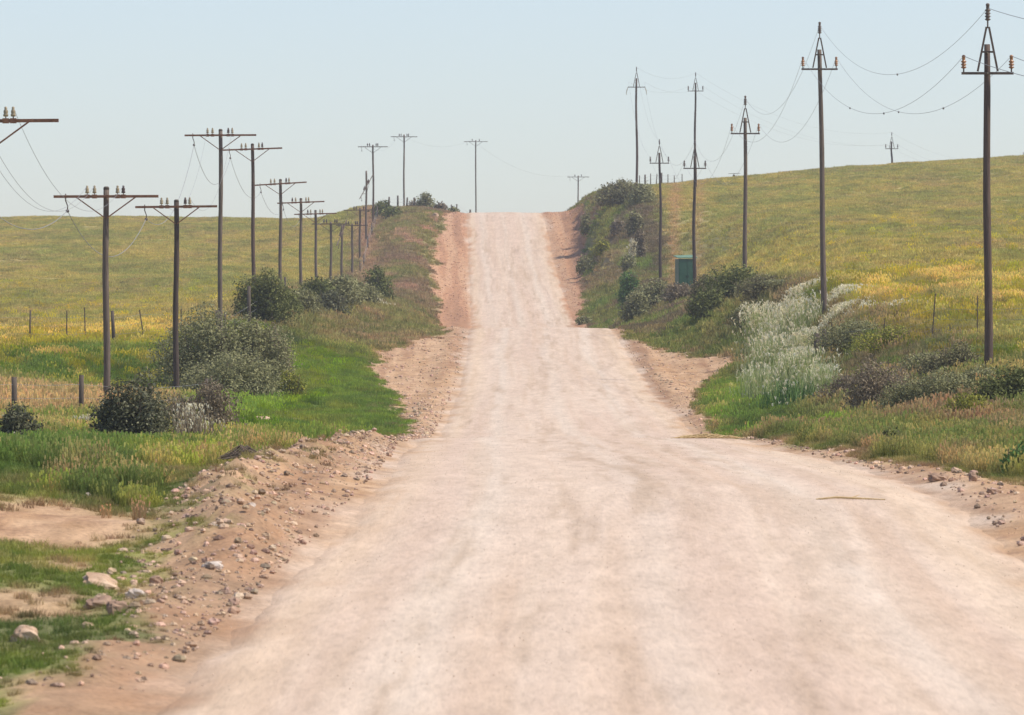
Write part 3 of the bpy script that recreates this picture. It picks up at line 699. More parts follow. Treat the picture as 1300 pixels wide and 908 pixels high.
# white seeding grass
def reed(px, d, wpx, toprow, n, label, blade='glaucous', plume=1.0, grp='white seeding grass clumps'):
    r = np.random.default_rng(int(px*7+d)); x0 = X(px, d); zb = Z(x0, d); w = wpx*d/F; h = max(ZR(toprow, d)-zb, .5)
    root = empty('seeding_grass_clump', (x0, d, zb)); tag(root, label, 'grass clump', grp)
    V, Q, C, V2, Q2, C2 = [], [], [], [], [], []
    for i in range(n):
        a = r.uniform(0, 6.283); rr = w*.5*abs(r.normal(0, .55)); rr = min(rr, w*.75); bx, by = rr*math.cos(a), rr*math.sin(a)*2.0
        zz = Z(x0+bx, d+by)-zb-.05
        hh = h*r.uniform(.3, 1.05)*(1-.3*(rr/(w*.75))**2)-max(zz, 0)*.5; hh = max(hh, .3); ln = r.uniform(.05, .35)*hh; da = r.uniform(0, 6.283)
        wa = r.uniform(0, 3.14); wd = r.uniform(.02, .04); b0 = len(V); k = r.random()
        for t in (0, .5, 1):
            cw = wd*(1-.7*t)/2; p = (bx+ln*t*t*math.cos(da), by+ln*t*t*math.sin(da), zz+hh*t)
            V += [(p[0]-math.cos(wa)*cw, p[1]-math.sin(wa)*cw, p[2]), (p[0]+math.cos(wa)*cw, p[1]+math.sin(wa)*cw, p[2])]; C += [k, k]
        Q += [(b0, b0+1, b0+3, b0+2), (b0+2, b0+3, b0+5, b0+4)]
        if r.random() < plume*.75:
            s = r.uniform(.07, .16)*min(1, d/210)
            for q_ in range(2):
                wa2 = r.uniform(0, 3.14); ww = s*.20; b0 = len(V2); dx_, dy_ = r.uniform(-.8, .8)*s, r.uniform(-.9, .3)*s; ox, oy = r.normal()*.03, r.normal()*.03; k = r.random()
                V2 += [(p[0]+ox-math.cos(wa2)*ww*.5, p[1]+oy-math.sin(wa2)*ww*.5, p[2]-s*.6), (p[0]+ox+math.cos(wa2)*ww*.5, p[1]+oy+math.sin(wa2)*ww*.5, p[2]-s*.6),
                       (p[0]+ox+math.cos(wa2)*ww, p[1]+oy+math.sin(wa2)*ww, p[2]), (p[0]+ox+dx_, p[1]+oy+dy_, p[2]+s*.45), (p[0]+ox-math.cos(wa2)*ww, p[1]+oy-math.sin(wa2)*ww, p[2])]
                Q2 += [(b0, b0+1, b0+2, b0+4), (b0+4, b0+2, b0+3, b0+3)]; C2 += [k]*5
    rnd_mesh('foliage', np.array(V), np.array(Q), np.array(C), LEAF[blade], root)
    if V2:
        me = bpy.data.meshes.new('seed_sprays'); me.from_pydata(V2, [], [tuple(dict.fromkeys(f)) for f in Q2]); me.materials.append(LEAF['plume'])
        a = me.attributes.new('rnd', 'FLOAT', 'POINT'); a.data.foreach_set('value', np.array(C2, np.float32))
        o = bpy.data.objects.new('seed_sprays', me); col.objects.link(o); o.parent = root
for a in [
 (1004, 236, 84, 384, 1700, 'thick cream plumed grass clump left of the old gate posts'),
 (966, 246, 50, 384, 900, 'cream plumed grass clump at the left edge of the white patch'),
 (1070, 240, 76, 380, 900, 'thin cream plumed grass spreading up the slope behind the gate posts'),
 (1012, 255, 96, 364, 1700, 'tall cream plumed grass along the top of the white patch'),
 (1062, 228, 66, 388, 1000, 'loose cream plumed grass right of the old gate posts'),
 (1020, 222, 56, 418, 800, 'pale green plumed grass below the old gate posts'),
 (975, 222, 60, 424, 900, 'pale green grass clump in the left middle of the white patch', 'glaucous', .7),
 (1010, 200, 88, 442, 1700, 'broad pale blue green grass clump at the bottom of the white patch', 'glaucous', .55),
 (1040, 188, 56, 462, 900, 'small pale green grass clump ending the white patch', 'glaucous', .3),
 (962, 196, 50, 462, 600, 'thin pale grass clump beside the bare dirt patch', 'glaucous', .35),
 (1000, 186, 70, 480, 900, 'short bright green tussock under the pale blue green grass', 'bright', .1),
 (1098, 222, 40, 408, 160, 'few cream seed heads standing in the yellow pasture', 'yellowgreen', .9),
 (1140, 215, 60, 415, 130, 'scattered cream seed heads right of the white patch', 'yellowgreen', .9),
 (245, 122, 80, 512, 300, 'sparse white seed heads among the dry brown shrub', 'brown', .7),
 (112, 128, 60, 525, 300, 'pale straw grass clump between fence post and dark bush', 'brown', .6),
 (470, 335, 70, 392, 240, 'cream flowering weeds on the verge below the pole row', 'yellowgreen', .7)]: reed(*a)

# ------------------------------------------------------------------ poles
def pole_shaft(root, h, r0, r1, m, seed, lean=(0, 0), crook=.03):
    r = random.Random(seed); n = 14; pts = []; rads = []
    ph = r.uniform(0, 6)
    for i in range(n+1):
        t = i/n; w = crook*math.sin(ph+t*5.5)*math.sin(t*math.pi)
        pts.append((lean[0]*t+w, lean[1]*t+w*.4, -.4+(h+.4)*t)); rads.append(r0+(r1-r0)*t+r.uniform(-.004, .004))
    b = MB(); b.tube(pts, rads, 12); o = b.build('shaft', m, root, True)
    return pts[-1]
def pin_ins(root, c, s, m, pin):
    b = MB(); b.lathe(c, [(.055*s, .10*s), (.062*s, .14*s), (.045*s, .17*s), (.055*s, .20*s), (.05*s, .24*s), (.028*s, .27*s), (.038*s, .30*s), (.02*s, .33*s)], 10)
    o = b.build('insulator', m, root, True)
    p = MB(); p.tube([(c[0], c[1], c[2]-.05), (c[0], c[1], c[2]+.12*s)], .014*s, 6); p.build('pin', pin, o)
def rod(root, name, a, b_, w, t, m):
    b = MB(); b.bar(a, b_, w, t); return b.build(name, m, root)
ANCH = {}
def tele(key, px, d, toprow, armw, m, label, tilt=0., yaw=0., armdrop=.22, lean=0., lod=0, r0=.105, hang=True, grp='telephone poles left of the road'):
    x = X(px, d); zb = Z(x, d); zt = ZR(toprow, d); h = zt-zb
    root = empty('telephone_pole', (x, d, zb)); tag(root, label, 'telephone pole', grp)
    tp = pole_shaft(root, h, r0, r0*.78, m, int(px*3+d), (lean, 0))
    W = armw*d/F/2; za = h-armdrop; cy, sy = math.cos(yaw), math.sin(yaw); ct, st = math.cos(tilt), math.sin(tilt)
    fy = -r0*.85-.03
    def A(s, dz=0, dy=0.):       # point on arm at signed distance s
        return np.array([tp[0]+s*cy*ct, fy+s*sy*ct+dy, za+s*st+dz])
    rod(root, 'crossarm', A(-W), A(W), .075, .06, M_rust if lod < 2 else M_steel)
    for s in (-1, 1):
        e = A(s*W*.56, -.03, -.045); rod(root, 'brace', (tp[0]+s*.03, fy-.03, za-.66*W*.5-.12), e, .035, .03, M_rust if lod < 2 else M_steel)
    I = [-.36, -.22, .22, .33] if lod < 3 else [-.3, .3]
    for i, f in enumerate(I):
        pin_ins(root, A(f*W, .0), .95 if lod < 2 else 1.1, (M_darkins if (int(px)+i) % 4 == 2 else M_greyins) if lod < 2 else M_darkins, M_rust)
        if lod < 2:
            c = A(f*W); q_ = MB(); q_.box(c, (.14, .10, .11)); q_.build('bracket', M_rust, root)
    hp = A(-W*.77)
    if hang:
        b = MB(); b.tube([hp+(0, 0, .08), hp+(0, 0, -.12), hp+(.06, 0, -.28), hp+(.05, 0, -.40)], [.02, .018, .015, .02], 6)
        b.lathe(hp+np.array([.05, 0, -.46]), [(.01, 0), (.05, .02), (.05, .07), (.015, .1)], 8); b.build('hanger', M_darkins, root, True)
    if lod < 2:
        b = MB(); b.lathe((tp[0], 0, h-.02), [(r0*.8, 0), (r0*.82, .05), (r0*.5, .09)], 12); b.build('cap', M_fwood, root, True)
        b = MB(); b.tube([(tp[0], fy-.07, za), (tp[0], 0, za)], .02, 6); b.build('bolt', M_rust, root)
    o = np.array([x, d, zb])
    ANCH[key] = dict(pins=[o+A(f*W, .3) for f in I], hang=o+hp+np.array([.05, 0, -.4]), W=W)
    return root
R = math.radians
tele('n', -11, 126, 150, 172, M_wood, 'nearest telephone pole whose rusty arm pokes in at the left edge', tilt=R(.4), armdrop=.07)
tele('a', 135, 163, 240, 133, M_wood, 'thick pale telephone pole rising behind the rounded dark bush', tilt=R(.2))
tele('b', 224, 193, 256, 104, M_wooddark, 'slim dark telephone pole between the dark bush and the grey green bush', tilt=R(.6), armdrop=.18)
tele('c', 280, 241, 166, 91, M_wood, 'tallest left telephone pole, standing above the grey green bush', tilt=R(.3), armdrop=.2)
tele('d', 323, 285, 184, 76, M_woodred, 'reddish dark telephone pole above the tall dark green bush', tilt=R(2.0), armdrop=.22, lean=-.1)
tele('e', 356, 320, 229, 67, M_wood, 'grey telephone pole with arm rising to the right, fifth in the row', tilt=R(3.5), armdrop=.2, lod=1)
tele('f', 382, 349, 253, 60, M_wood, 'grey telephone pole with its foot in the olive verge bush', tilt=R(2.2), armdrop=.2, lod=1)
tele('g', 402, 387, 268, 54, M_wood, 'telephone pole whose arm just touches the field skyline', tilt=R(1.5), armdrop=.2, lod=1, lean=-.08)
tele('h', 420, 417, 282, 48, M_wood, 'telephone pole just below the field skyline, first of the shorter ones', armdrop=.15, lod=2)
tele('i', 434, 445, 286, 44, M_wood, 'short telephone pole with a steeply twisted crossarm', tilt=R(50), yaw=R(65), armdrop=.6, lod=2)
tele('j', 447, 473, 284, 41, M_wood, 'short telephone pole right of the one with the twisted arm', armdrop=.15, lod=2)
tele('k', 457, 500, 264, 42, M_wood, 'telephone pole with a wide arm level with the skyline', tilt=R(.5), armdrop=.2, lod=2)
tele('l', 465, 528, 217, 40, M_wood, 'leaning armed telephone pole with crossarm swung almost upright', tilt=R(52), yaw=R(48), armdrop=1.5, lod=2)
tele('m', 474, 566, 184, 38, M_woodred, 'tall crooked telephone pole at the top of the left bank', armdrop=.2, lod=2, lean=-.05)
tele('o', 513, 640, 171, 34, M_wood, 'telephone pole on the left skyline among the fence posts', armdrop=.25, lod=2)
tele('p', 604, 747, 178, 30, M_wood, 'lone telephone pole beyond the crest at the left road edge', armdrop=.2, lod=3)
tele('q', 734, 774, 223, 28, M_wood, 'telephone pole sunk behind the crest at the right road edge', armdrop=.2, lod=3)

def power(key, px, d, toprow, armw, m, label, lean=0., yaw=0., lod=0, strain=False, ins=None):
    x = X(px, d); zb = Z(x, d); zt = ZR(toprow, d); htop = zt-zb
    k = .95; h = htop-1.10*k                                   # top of timber
    root = empty('power_pole', (x, d, zb)); tag(root, label, 'power pole', 'power poles right of the road')
    r0 = .125; tp = pole_shaft(root, h, r0, r0*.68, m, int(px*3+d), (lean, 0), .03 if lod == 0 else .07)
    ox = tp[0]; W = armw*d/F/2; za = h-.86*k; fy = -r0*.8-.04; st = M_steel
    cy, sy = math.cos(yaw), math.sin(yaw)
    P_ = lambda s, z, dy=0: np.array([ox+s*cy, fy+s*sy+dy, z])
    rod(root, 'crossarm', P_(-W, za), P_(W, za), .07, .07, st)
    for s in (-1, 1): rod(root, 'bracket_leg', P_(s*.28, za+.05, -.06), P_(s*.035, h+.50*k, -.06), .055, .05, st)
    if lod == 0: rod(root, 'bracket_tie', P_(-.17, h-.22), P_(.17, h-.22), .05, .05, st)
    b = MB(); b.tube([P_(0, h+.46*k, -.06), P_(0, h+.72*k, -.06)], .022, 8); b.build('spindle', st, root)
    def disc_ins(c, s, mm, nd=3):
        b = MB(); pr = [(.03*s, 0)]
        for i in range(nd): pr += [(.085*s, .03*s+.085*s*i), (.07*s, .055*s+.085*s*i), (.04*s, .075*s+.085*s*i)]
        e = .03*s+.085*s*nd; pr += [(.05*s, e), (.045*s, e+.04*s), (.06*s, e+.07*s), (.04*s, e+.11*s), (.01*s, e+.12*s)]
        b.lathe(c, pr, 12); b.build('insulator', mm, root, True); return c[2]+e+.06*s
    if lod == 0: zt2 = disc_ins(P_(0, h+.68*k, -.06), 1.0, M_steel, 4)
    else:
        b = MB(); b.lathe(P_(0, h+.66*k, -.06), [(.03, 0), (.05, .1), (.045, .3), (.03, .42)], 8); b.build('insulator', M_darkins, root, True)
    side = M_brownins if lod == 0 else M_darkins
    if not strain:
        for s in (-1, 1):
            c = P_(s*(W-.06), za+.03)
            b = MB(); b.tube([c, c+(0, 0, .12)], .022, 6); b.build('pin', st, root)
            disc_ins(c+np.array([0, 0, .10]), .95, side, 3)
        if lod == 0:
            b = MB(); b.tube([(ox, fy-.09, za), (ox, 0, za)], .022, 6); b.build('bolt', M_greyins, root)
            b = MB(); b.tube([(ox, fy-.06, h-.25), (ox, 0, h-.25)], .022, 6); b.build('bolt', M_greyins, root)
    else:
        for s in (-1, 1):
            c = P_(s*(W-.02), za); b = MB(); b.tube([c, c+(s*.12, 0, -.35), c+(s*.16, 0, -.7)], [.03, .035, .02], 6); b.build('insulator', M_greyins, root, True)
    o = np.array([x, d, zb])
    ANCH[key] = dict(pins=[o+P_(-(W-.06), za+.48), o+P_(0, h+1.05*k, -.06), o+P_(W-.06, za+.48)])
power('A', 1255, 159, 9, 66, M_woodred, 'nearest power pole with orange brown insulators at the right edge', lean=-.04)
power('B', 1047, 235, 31, 46, M_wood, 'second power pole, slightly leaning, at the foot of the right field', lean=-.22)
power('C', 946, 293, 124, 37, M_wood, 'stout power pole rising out of the large dark bush')
power('Dd', 882, 373, 178, 29, M_wooddark, 'power pole standing against the green box', lod=1)
power('E', 839, 442, 177, 25, M_wooddark, 'slim dark power pole left of the green box', lod=1, lean=-.12)
power('G', 808, 520, 85, 22, M_woodred, 'tall power pole with drooping strain insulators above the cut bank', lod=1, strain=True)
power('Hh', 883, 565, 92, 20, M_wooddark, 'crooked tall power pole seen above the pole by the green box', lod=1)
power('J', 1132, 640, 168, 16.5, M_wooddark, 'small distant power pole alone on the right skyline', lod=1)
power('K', 1299, 760, 193, 14, M_wooddark, 'farthest power pole just showing over the skyline at the right edge', lod=1)
# leaning stub with a T arm beyond the right skyline
x = X(933, 660); zb = Z(x, 660); h = ZR(222, 660)-zb
root = empty('utility_pole', (x, 660, zb)); tag(root, 'short dark stub pole with thin T arm on the right skyline', 'utility pole')
pole_shaft(root, h, .17, .15, M_wooddark, 3, (-.12, 0)); rod(root, 'crossarm', (-.75, -.2, h+.12), (.6, -.2, h+.16), .05, .05, M_steel)
b = MB(); b.tube([(-.12, 0, h-.1), (-.14, -.15, h+.14)], .03, 6); b.build('spindle', M_steel, root)

def wire(a, c, sag, label, rad=.008, grp='telephone wires left of the road', marks=()):
    a = np.array(a); c = np.array(c); mid = (a+c)/2
    b = MB(); pts = []
    for i in range(33):
        t = i/32; p = a*(1-t)+c*t; p[2] -= sag*4*t*(1-t); pts.append(p-a)
    b.tube(pts, rad, 5); o = b.build('overhead_wire', M_wire, None, True); o.location = a; tag(o, label, 'wire', grp)
    for t in marks:
        p = (a*(1-t)+c*t)-a; p[2] -= sag*4*t*(1-t); q_ = MB(); q_.lathe(p-np.array([0, 0, .05]), [(.008, 0), (.03, .02), (.03, .06), (.008, .08)], 8)
        q_.build('wire_marker', M_wire, o, True)
nmT = {'n': 'edge pole', 'a': 'thick pale pole', 'b': 'slim dark pole', 'c': 'tallest left pole', 'd': 'reddish pole', 'e': 'fifth pole', 'f': 'sixth pole', 'g': 'skyline touching pole', 'h': 'first short pole', 'k': 'wide armed pole', 'm': 'tall crooked pole', 'o': 'left skyline pole', 'p': 'lone crest pole', 'q': 'sunken crest pole'}
seq = [('n', 'a', 1.15), ('a', 'b', 1.3), ('b', 'c', 1.3), ('c', 'd', 1.5), ('d', 'e', 1.0), ('e', 'f', .7), ('f', 'g', .7), ('g', 'h', .6), ('m', 'o', 1.2), ('o', 'p', 1.2), ('p', 'q', 1.8)]
for p, q_, s in seq:
    if p in 'nabcdef':
        wire(ANCH[p]['hang'], ANCH[q_]['hang'], s, 'hanging wire under the arms from %s to %s' % (nmT[p], nmT[q_]), .010)
    else:
        wire(ANCH[p]['pins'][0], ANCH[q_]['pins'][0], s, 'faint wire from %s to %s' % (nmT[p], nmT[q_]), .008)
ordn = ['leftmost', 'second', 'third', 'rightmost']
for p, q_, s in [('n', 'a', 1.4), ('b', 'c', 1.6)]:
    for i in ((0, 1, 3) if p == 'n' else (0, 3)):
        wire(ANCH[p]['pins'][i], ANCH[q_]['pins'][i], s, '%s thin insulator wire from %s to %s' % (ordn[i], nmT[p], nmT[q_]), .005)
nmP = {'A': 'nearest power pole', 'B': 'leaning second pole', 'C': 'stout pole in the dark bush', 'Dd': 'pole by the green box', 'E': 'slim dark pole', 'G': 'strain insulator pole', 'Hh': 'crooked tall pole', 'J': 'lone right skyline pole', 'K': 'farthest pole'}
sd = ['left', 'middle', 'right']
for p, q_, s, mk in [('A', 'B', 1.95, {0: (.4, .62), 1: (.44,), 2: (.3, .55)}), ('B', 'C', 2.0, {}), ('C', 'Dd', 2.2, {}), ('Dd', 'E', 1.8, {}), ('E', 'G', 1.4, {}), ('G', 'Hh', .8, {}), ('Hh', 'J', 2.0, {}), ('J', 'K', 2.0, {})]:
    for i in range(3):
        wire(ANCH[p]['pins'][i], ANCH[q_]['pins'][i], s, '%s wire sagging from %s to %s' % (sd[i], nmP[p], nmP[q_]), .006, 'power wires right of the road', mk.get(i, ()))
for i in range(3):   # the span that leaves the frame on the right
    a = ANCH['A']['pins'][i]; wire(a, a+np.array([4.0, -70, -3.5]), 1.3, '%s wire leaving the nearest power pole toward the camera' % sd[i], .0085, 'power wires right of the road')

# ------------------------------------------------------------------ fences
def fence(posts, label, wires=(.35, .7, 1.05), grp='wire fences', rodlab=None):
    """posts: (px, d, height, radius, lean)"""
    x0 = X(posts[0][0], posts[0][1]); y0 = posts[0][1]; z0 = Z(x0, y0)
    root = empty('wire_fence', (x0, y0, z0)); tag(root, label, 'fence', grp); P3 = []
    for i, (px, d, h, r_, ln) in enumerate(posts):
        x = X(px, d); z = Z(x, d)-z0; b = MB(); rr = random.Random(i+int(px))
        b.tube([(x-x0, d-y0, z-.2), (x-x0+ln*.5+rr.uniform(-.01, .01), d-y0, z+h*.5), (x-x0+ln, d-y0, z+h)], [r_*1.05, r_, r_*.92], 8 if r_ > .03 else 5)
        b.build('post', M_fwood, root, r_ > .03); P3.append((x-x0, d-y0, z, h, ln))
    for f in wires:
        b = MB()
        for (a, c) in zip(P3[:-1], P3[1:]):
            b.tube([(a[0]+a[4]*f/1.2, a[1]-.02, a[2]+min(f, a[3])), ((a[0]+c[0])/2, (a[1]+c[1])/2, (a[2]+c[2])/2+f-.02), (c[0]+c[4]*f/1.2, c[1]-.02, c[2]+min(f, c[3]))], .004 if P3[0][1]+y0 < 300 else .008, 4, False)
        b.build('strand', M_wire, root)
fence([(-60, 146, 1.2, .06, 0), (18, 148, 1.25, .075, 0), (102, 149.5, 1.3, .068, .03), (190, 152, 1.2, .06, 0), (262, 170, 1.2, .06, 0)], 'near left fence of two stout wooden posts in straw grass')
fence([(-40, 240, 1.25, .03, 0), (38, 240, 1.35, .035, .02), (85, 240, 1.35, .028, 0), (108, 241, 1.45, .028, -.02), (145, 238, 1.35, .075, -.08), (183, 241, 1.25, .028, -.2), (230, 242, 1.3, .03, 0), (276, 236, 1.5, .08, 0), (286, 237, 1.4, .05, 0), (316, 252, 1.95, .085, 0), (362, 300, 1.3, .06, 0)], 'field fence of thin rods with one thick post before the yellow pasture')
fence([(494, 596, 1.3, .09, 0), (505, 606, 1.4, .1, 0), (516, 612, 1.3, .09, .1), (526, 616, 1.5, .12, 0), (534, 618, 1.3, .06, 0), (549, 618, 1.4, .08, 0), (558, 616, 1.5, .1, -.1), (566, 614, 1.2, .07, 0), (573, 612, 1.2, .07, 0), (580, 610, 1.1, .07, 0), (597, 640, 1.5, .11, 0)], 'dark fence posts in a row along the left skyline')
fence([(812, 590, 1.3, .05, 0), (819, 596, 1.4, .09, 0), (826, 600, 1.3, .05, 0), (833, 604, 1.2, .05, .1), (840, 608, 1.4, .08, 0), (848, 612, 1.2, .05, 0), (856, 618, 1.1, .05, 0), (866, 625, 1.1, .05, 0)], 'thin fence on the skyline behind the right cut bank')
fence([(1037, 214, 1.35, .12, .0), (1047, 213, 1.3, .11, .0), (1056, 211, 1.5, .022, 0), (1120, 196, 1.35, .02, .1), (1183, 192, 1.55, .022, .12), (1241, 186, 1.5, .02, 0), (1310, 180, 1.4, .03, 0)], 'right field fence starting at two rotten gate posts')
fence([(457, 470, 1.2, .05, 0), (462, 490, 1.2, .05, 0), (467, 515, 1.2, .06, 0), (472, 540, 1.3, .06, 0), (479, 575, 1.3, .08, 0)], 'weathered fence climbing the left bank beside the bare track')

# ------------------------------------------------------------------ green steel box
x = X(870, 385); zb = Z(x, 385)-.08; root = empty('utility_box', (x, 385, zb)); tag(root, 'dark green steel utility box with lid painted sunlit behind a power pole', 'utility box')
root.rotation_euler = (0, 0, R(14))
h = ZR(327, 385)-zb
b = MB(); b.box((0, 0, h*.5-.05), (1.18, .95, h-.12)); o = b.build('housing', M_green, root)
b = MB(); b.box((0, 0, .02), (1.26, 1.03, .14)); b.build('plinth', M_rock, root)
b = MB(); b.add([(-.68, -.56, h-.08), (.68, -.56, h-.05), (.68, .56, h+.12), (-.68, .56, h+.08), (-.68, -.56, h-.02), (.68, -.56, h+.01), (.68, .56, h+.20), (-.68, .56, h+.15)],
       [(0, 3, 2, 1), (4, 5, 6, 7), (0, 1, 5, 4), (1, 2, 6, 5), (2, 3, 7, 6), (3, 0, 4, 7)]); b.build('lid', M_green_lit, root)  # lid coloured as if the sun were on it
for s in (-1, 1):
    b = MB(); b.box((s*.285, -.485, h*.47), (.53, .022, h-.42)); d_ = b.build('door', M_green, root)
    b = MB(); b.box((s*.06, -.51, h*.5), (.025, .03, .16)); b.build('handle', M_dark, d_)
b = MB(); b.box((.592+.012, 0, h*.5), (.018, .8, h-.35)); b.build('side_panel', M_green_lit, root)  # right side painted paler to stand for sunlight

# ------------------------------------------------------------------ rocks, weeds and litter
def rock(px, row, d, wpx, hpx, m, label, name='rock', seed=0):
    r = np.random.default_rng(seed+int(px)); w = wpx*d/F/2; h = hpx*d/F/2
    x = X(px, d); z = Z(x, d)
    n, k = 14, 9; V = []
    ph = r.uniform(0, 6, 6)
    for j in range(k+1):
        th = math.pi*j/k
        for i in range(n):
            a = 2*math.pi*i/n; dd = np.array([math.sin(th)*math.cos(a), math.sin(th)*math.sin(a), math.cos(th)])
            kk = 1+.16*math.sin(dd[0]*3+ph[0])+.13*math.sin(dd[1]*4+dd[2]*3+ph[1])+.08*math.sin(dd[0]*8+dd[2]*7+ph[2])+r.uniform(-.05, .05)
            dd = np.sign(dd)*np.abs(dd)**.8
            V.append((dd[0]*w*kk, dd[1]*w*.8*kk, dd[2]*h*kk))
    Fc = [(j*n+i, (j+1)*n+i, (j+1)*n+(i+1) % n, j*n+(i+1) % n) for j in range(k) for i in range(n)]
    b = MB(); b.add(V, Fc); o = b.build(name, m, None, False); o.location = (x, d, z+h*.45); o.rotation_euler = (r.uniform(-.2, .2), r.uniform(-.2, .2), r.uniform(0, .5))
    tag(o, label, 'rock', 'loose rocks beside the road'); return o
for i, a in enumerate([
 (32, 806, 47.6, 40, 26, M_rock, 'rounded ochre boulder in the lowest left corner of the verge'),
 (130, 738, 55.0, 50, 20, M_rock, 'long flat ochre rock with a pale top on the left verge'),
 (172, 752, 53.5, 22, 17, M_rockpale, 'white quartz rock right of the long flat rock'),
 (125, 764, 52.0, 36, 16, M_rockdark, 'dark brown slab just below the long flat rock'),
 (198, 735, 55.6, 20, 14, M_rockdark, 'reddish brown stone upslope of the white quartz rock'),
 (150, 776, 51.0, 26, 22, M_rockdark, 'dark wedge shaped stone under the white quartz rock'),
 (112, 795, 49.0, 18, 12, M_rock, 'small ochre stone between boulder and wedge shaped stone'),
 (272, 685, 63, 12, 10, M_rockpale, 'small white stone halfway along the gravel windrow'),
 (270, 728, 57.5, 30, 10, M_rockpale, 'flat pale slab on the lower gravel windrow'),
 (288, 655, 66, 18, 12, M_rockdark, 'brown clod on top of the gravel windrow'),
 (320, 660, 66, 10, 8, M_rockpale, 'pale pebble cobble right of the brown clod'),
 (333, 511, 172, 26, 12, M_rock, 'ochre earth mound rock at the top of the bright grass'),
 (478, 534, 142, 14, 9, M_rock, 'ochre rock in the bright grass near the road corner'),
 (404, 530, 145, 12, 6, M_rock, 'small ochre rock in the middle of the bright grass'),
 (465, 556, 127, 14, 8, M_rockpale, 'pale rock at the tip of the gravel windrow'),
 (400, 590, 92, 10, 7, M_rock, 'yellowish stone beside the blue white litter'),
 (97, 632, 72, 10, 5, M_rockpale, 'pale stone left of a twin above the bare patch'),
 (110, 634, 71.5, 10, 6, M_rockpale, 'pale stone at the right end above the bare patch'),
 (1192, 602, 82, 24, 12, M_rockdark, 'grey brown slab lying on the right road shoulder'),
 (1235, 610, 80, 12, 12, M_rockdark, 'dark round stone on the right road shoulder'),
 (1262, 640, 75, 16, 8, M_rockdark, 'low brown stone at the right road edge'),
 (1215, 596, 84, 14, 8, M_rock, 'ochre stone behind the grey brown slab'),
 (553, 262+0, 560, 9, 8, M_rock, 'pinkish bare rock on the left bank below the crest'),
 ]): rock(*a, seed=i*31)
rock(390, 588, 93, 13, 9, M_litter, 'crumpled blue white plastic litter on the gravel windrow', 'litter')['category'] = 'litter'

def stickpile(px, d, wpx, n, label, name, m, h=.12, long=.4):
    r = random.Random(int(px)); x0 = X(px, d); z0 = Z(x0, d)+.02; w = wpx*d/F/2; b = MB()
    for i in range(n):
        x = r.uniform(-w, w); a = r.uniform(-.6, .6); L = r.uniform(.3, 1)*long; zz = r.uniform(.0, h)*(1-abs(x)/w*.6)
        y = r.uniform(-.25, .25)
        b.tube([(x-L*.5*math.cos(a), y-L*.5*math.sin(a), zz*.4), (x, y, zz+.02), (x+L*.5*math.cos(a), y+L*.5*math.sin(a), zz*.5)], [.006, .009, .004], 4)
    o = b.build(name, m); o.location = (x0, d, z0); tag(o, label, 'debris'); return o
M_straw = simple('dry_straw', (.40, .27, .12), (.62, .46, .24), 10, .9, 0, .2)
stickpile(898, 132, 62, 130, 'strip of dry straw lying at the right road edge by the dip', 'straw_debris', M_straw, .10, .7)
stickpile(310, 88, 30, 90, 'heap of dark roots on the left grass edge', 'root_heap', M_twig, .25, .5)
b = MB(); b.tube([(-.45, 0, .02), (-.2, .01, .05), (.1, 0, .035), (.45, -.02, .015)], [.012, .018, .016, .008], 6); b.tube([(.0, 0, .04), (.12, .1, .09)], [.01, .004], 5)
o = b.build('dead_branch', M_straw); o.scale = (1, 1, .8); o.location = (X(1080, 74), 74, Z(X(1080, 74), 74)+.01); tag(o, 'long thin dry branch lying across the right side of the road', 'branch')
b = MB(); b.tube([(0, 0, -.1), (-.06, 0, .25), (-.14, .02, .55)], [.03, .025, .02], 6); o = b.build('wooden_stake', M_twig); o.location = (X(155, 118), 118, Z(X(155, 118), 118)); tag(o, 'short pale tipped stake leaning in the grass below the dark bush', 'stake')

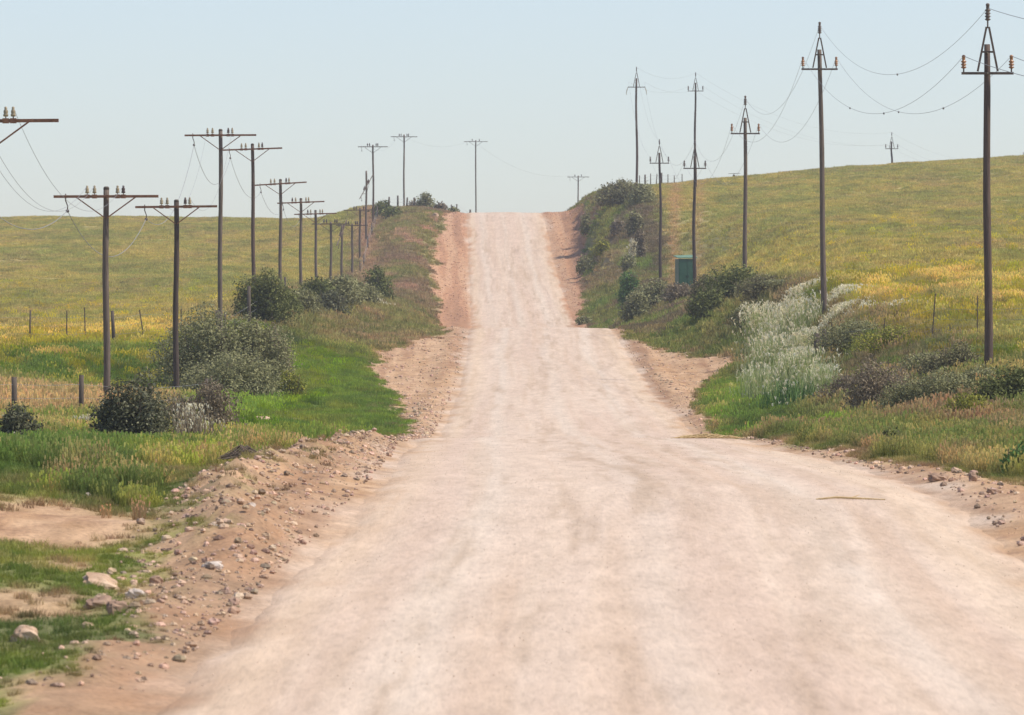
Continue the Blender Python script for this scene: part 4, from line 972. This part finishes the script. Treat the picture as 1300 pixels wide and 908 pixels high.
# ------------------------------------------------------------------ haze, world, sun, camera
b = MB(); b.box((0, 1290, 24), (800, 2700, 80)); hz = b.build('haze', M_dark)
hz.data.materials.clear(); m = bpy.data.materials.new('thin_air_haze'); m.use_nodes = True; nt = m.node_tree; nt.nodes.remove(nt.nodes['Principled BSDF'])
pv = nt.nodes.new('ShaderNodeVolumePrincipled'); pv.inputs['Color'].default_value = (.93, .96, 1, 1); pv.inputs['Density'].default_value = .00020; pv.inputs['Anisotropy'].default_value = .0
nt.links.new(pv.outputs[0], nt.nodes['Material Output'].inputs['Volume']); hz.data.materials.append(m); tag(hz, kind='stuff')
m.cycles.homogeneous_volume = True if hasattr(m.cycles, 'homogeneous_volume') else None

SUN_EL, SUN_AZ = 56, 98          # azimuth clockwise from +Y (the way the camera looks)
w = bpy.data.worlds.new('World'); sc.world = w; w.use_nodes = True; nt = w.node_tree
sky = nt.nodes.new('ShaderNodeTexSky'); sky.sky_type = 'NISHITA'; sky.sun_disc = False
sky.sun_elevation = R(SUN_EL); sky.sun_rotation = R(SUN_AZ); sky.air_density = 1.0; sky.dust_density = 1.0; sky.ozone_density = 2.5
bgd = nt.nodes['Background']; mxs = nt.nodes.new('ShaderNodeMix'); mxs.data_type = 'RGBA'; mxs.blend_type = 'MULTIPLY'; mxs.inputs[0].default_value = 1
nt.links.new(sky.outputs[0], mxs.inputs[6]); mxs.inputs[7].default_value = (1, .93, .94, 1); nt.links.new(mxs.outputs[2], bgd.inputs[0]); bgd.inputs[1].default_value = .15
L = bpy.data.lights.new('sun', 'SUN'); L.energy = 3.9; L.angle = R(.5); L.color = (1, .94, .84)
so = bpy.data.objects.new('sun', L); col.objects.link(so)
from mathutils import Vector
dv = Vector((math.sin(R(SUN_AZ))*math.cos(R(SUN_EL)), math.cos(R(SUN_AZ))*math.cos(R(SUN_EL)), math.sin(R(SUN_EL))))
so.rotation_euler = dv.to_track_quat('Z', 'Y').to_euler(); so.location = (100, 100, 200)
cam = bpy.data.cameras.new('camera'); co = bpy.data.objects.new('camera', cam); col.objects.link(co)
cam.sensor_width = 36; cam.lens = 36*F/1300; cam.shift_y = (H0-454)/1300; cam.clip_end = 6000; cam.clip_start = .5
co.rotation_euler = (R(90), 0, 0); co.location = (0, 0, 0)
cam.dof.use_dof = True; cam.dof.focus_distance = 170; cam.dof.aperture_fstop = 9
sc.camera = co
sc.view_settings.view_transform = 'Standard'; sc.view_settings.look = 'None'; sc.view_settings.gamma = 1; sc.view_settings.exposure = .28
sc.cycles.use_denoising = True
sc.cycles.max_bounces = 6; sc.cycles.volume_bounces = 0; sc.cycles.transparent_max_bounces = 8
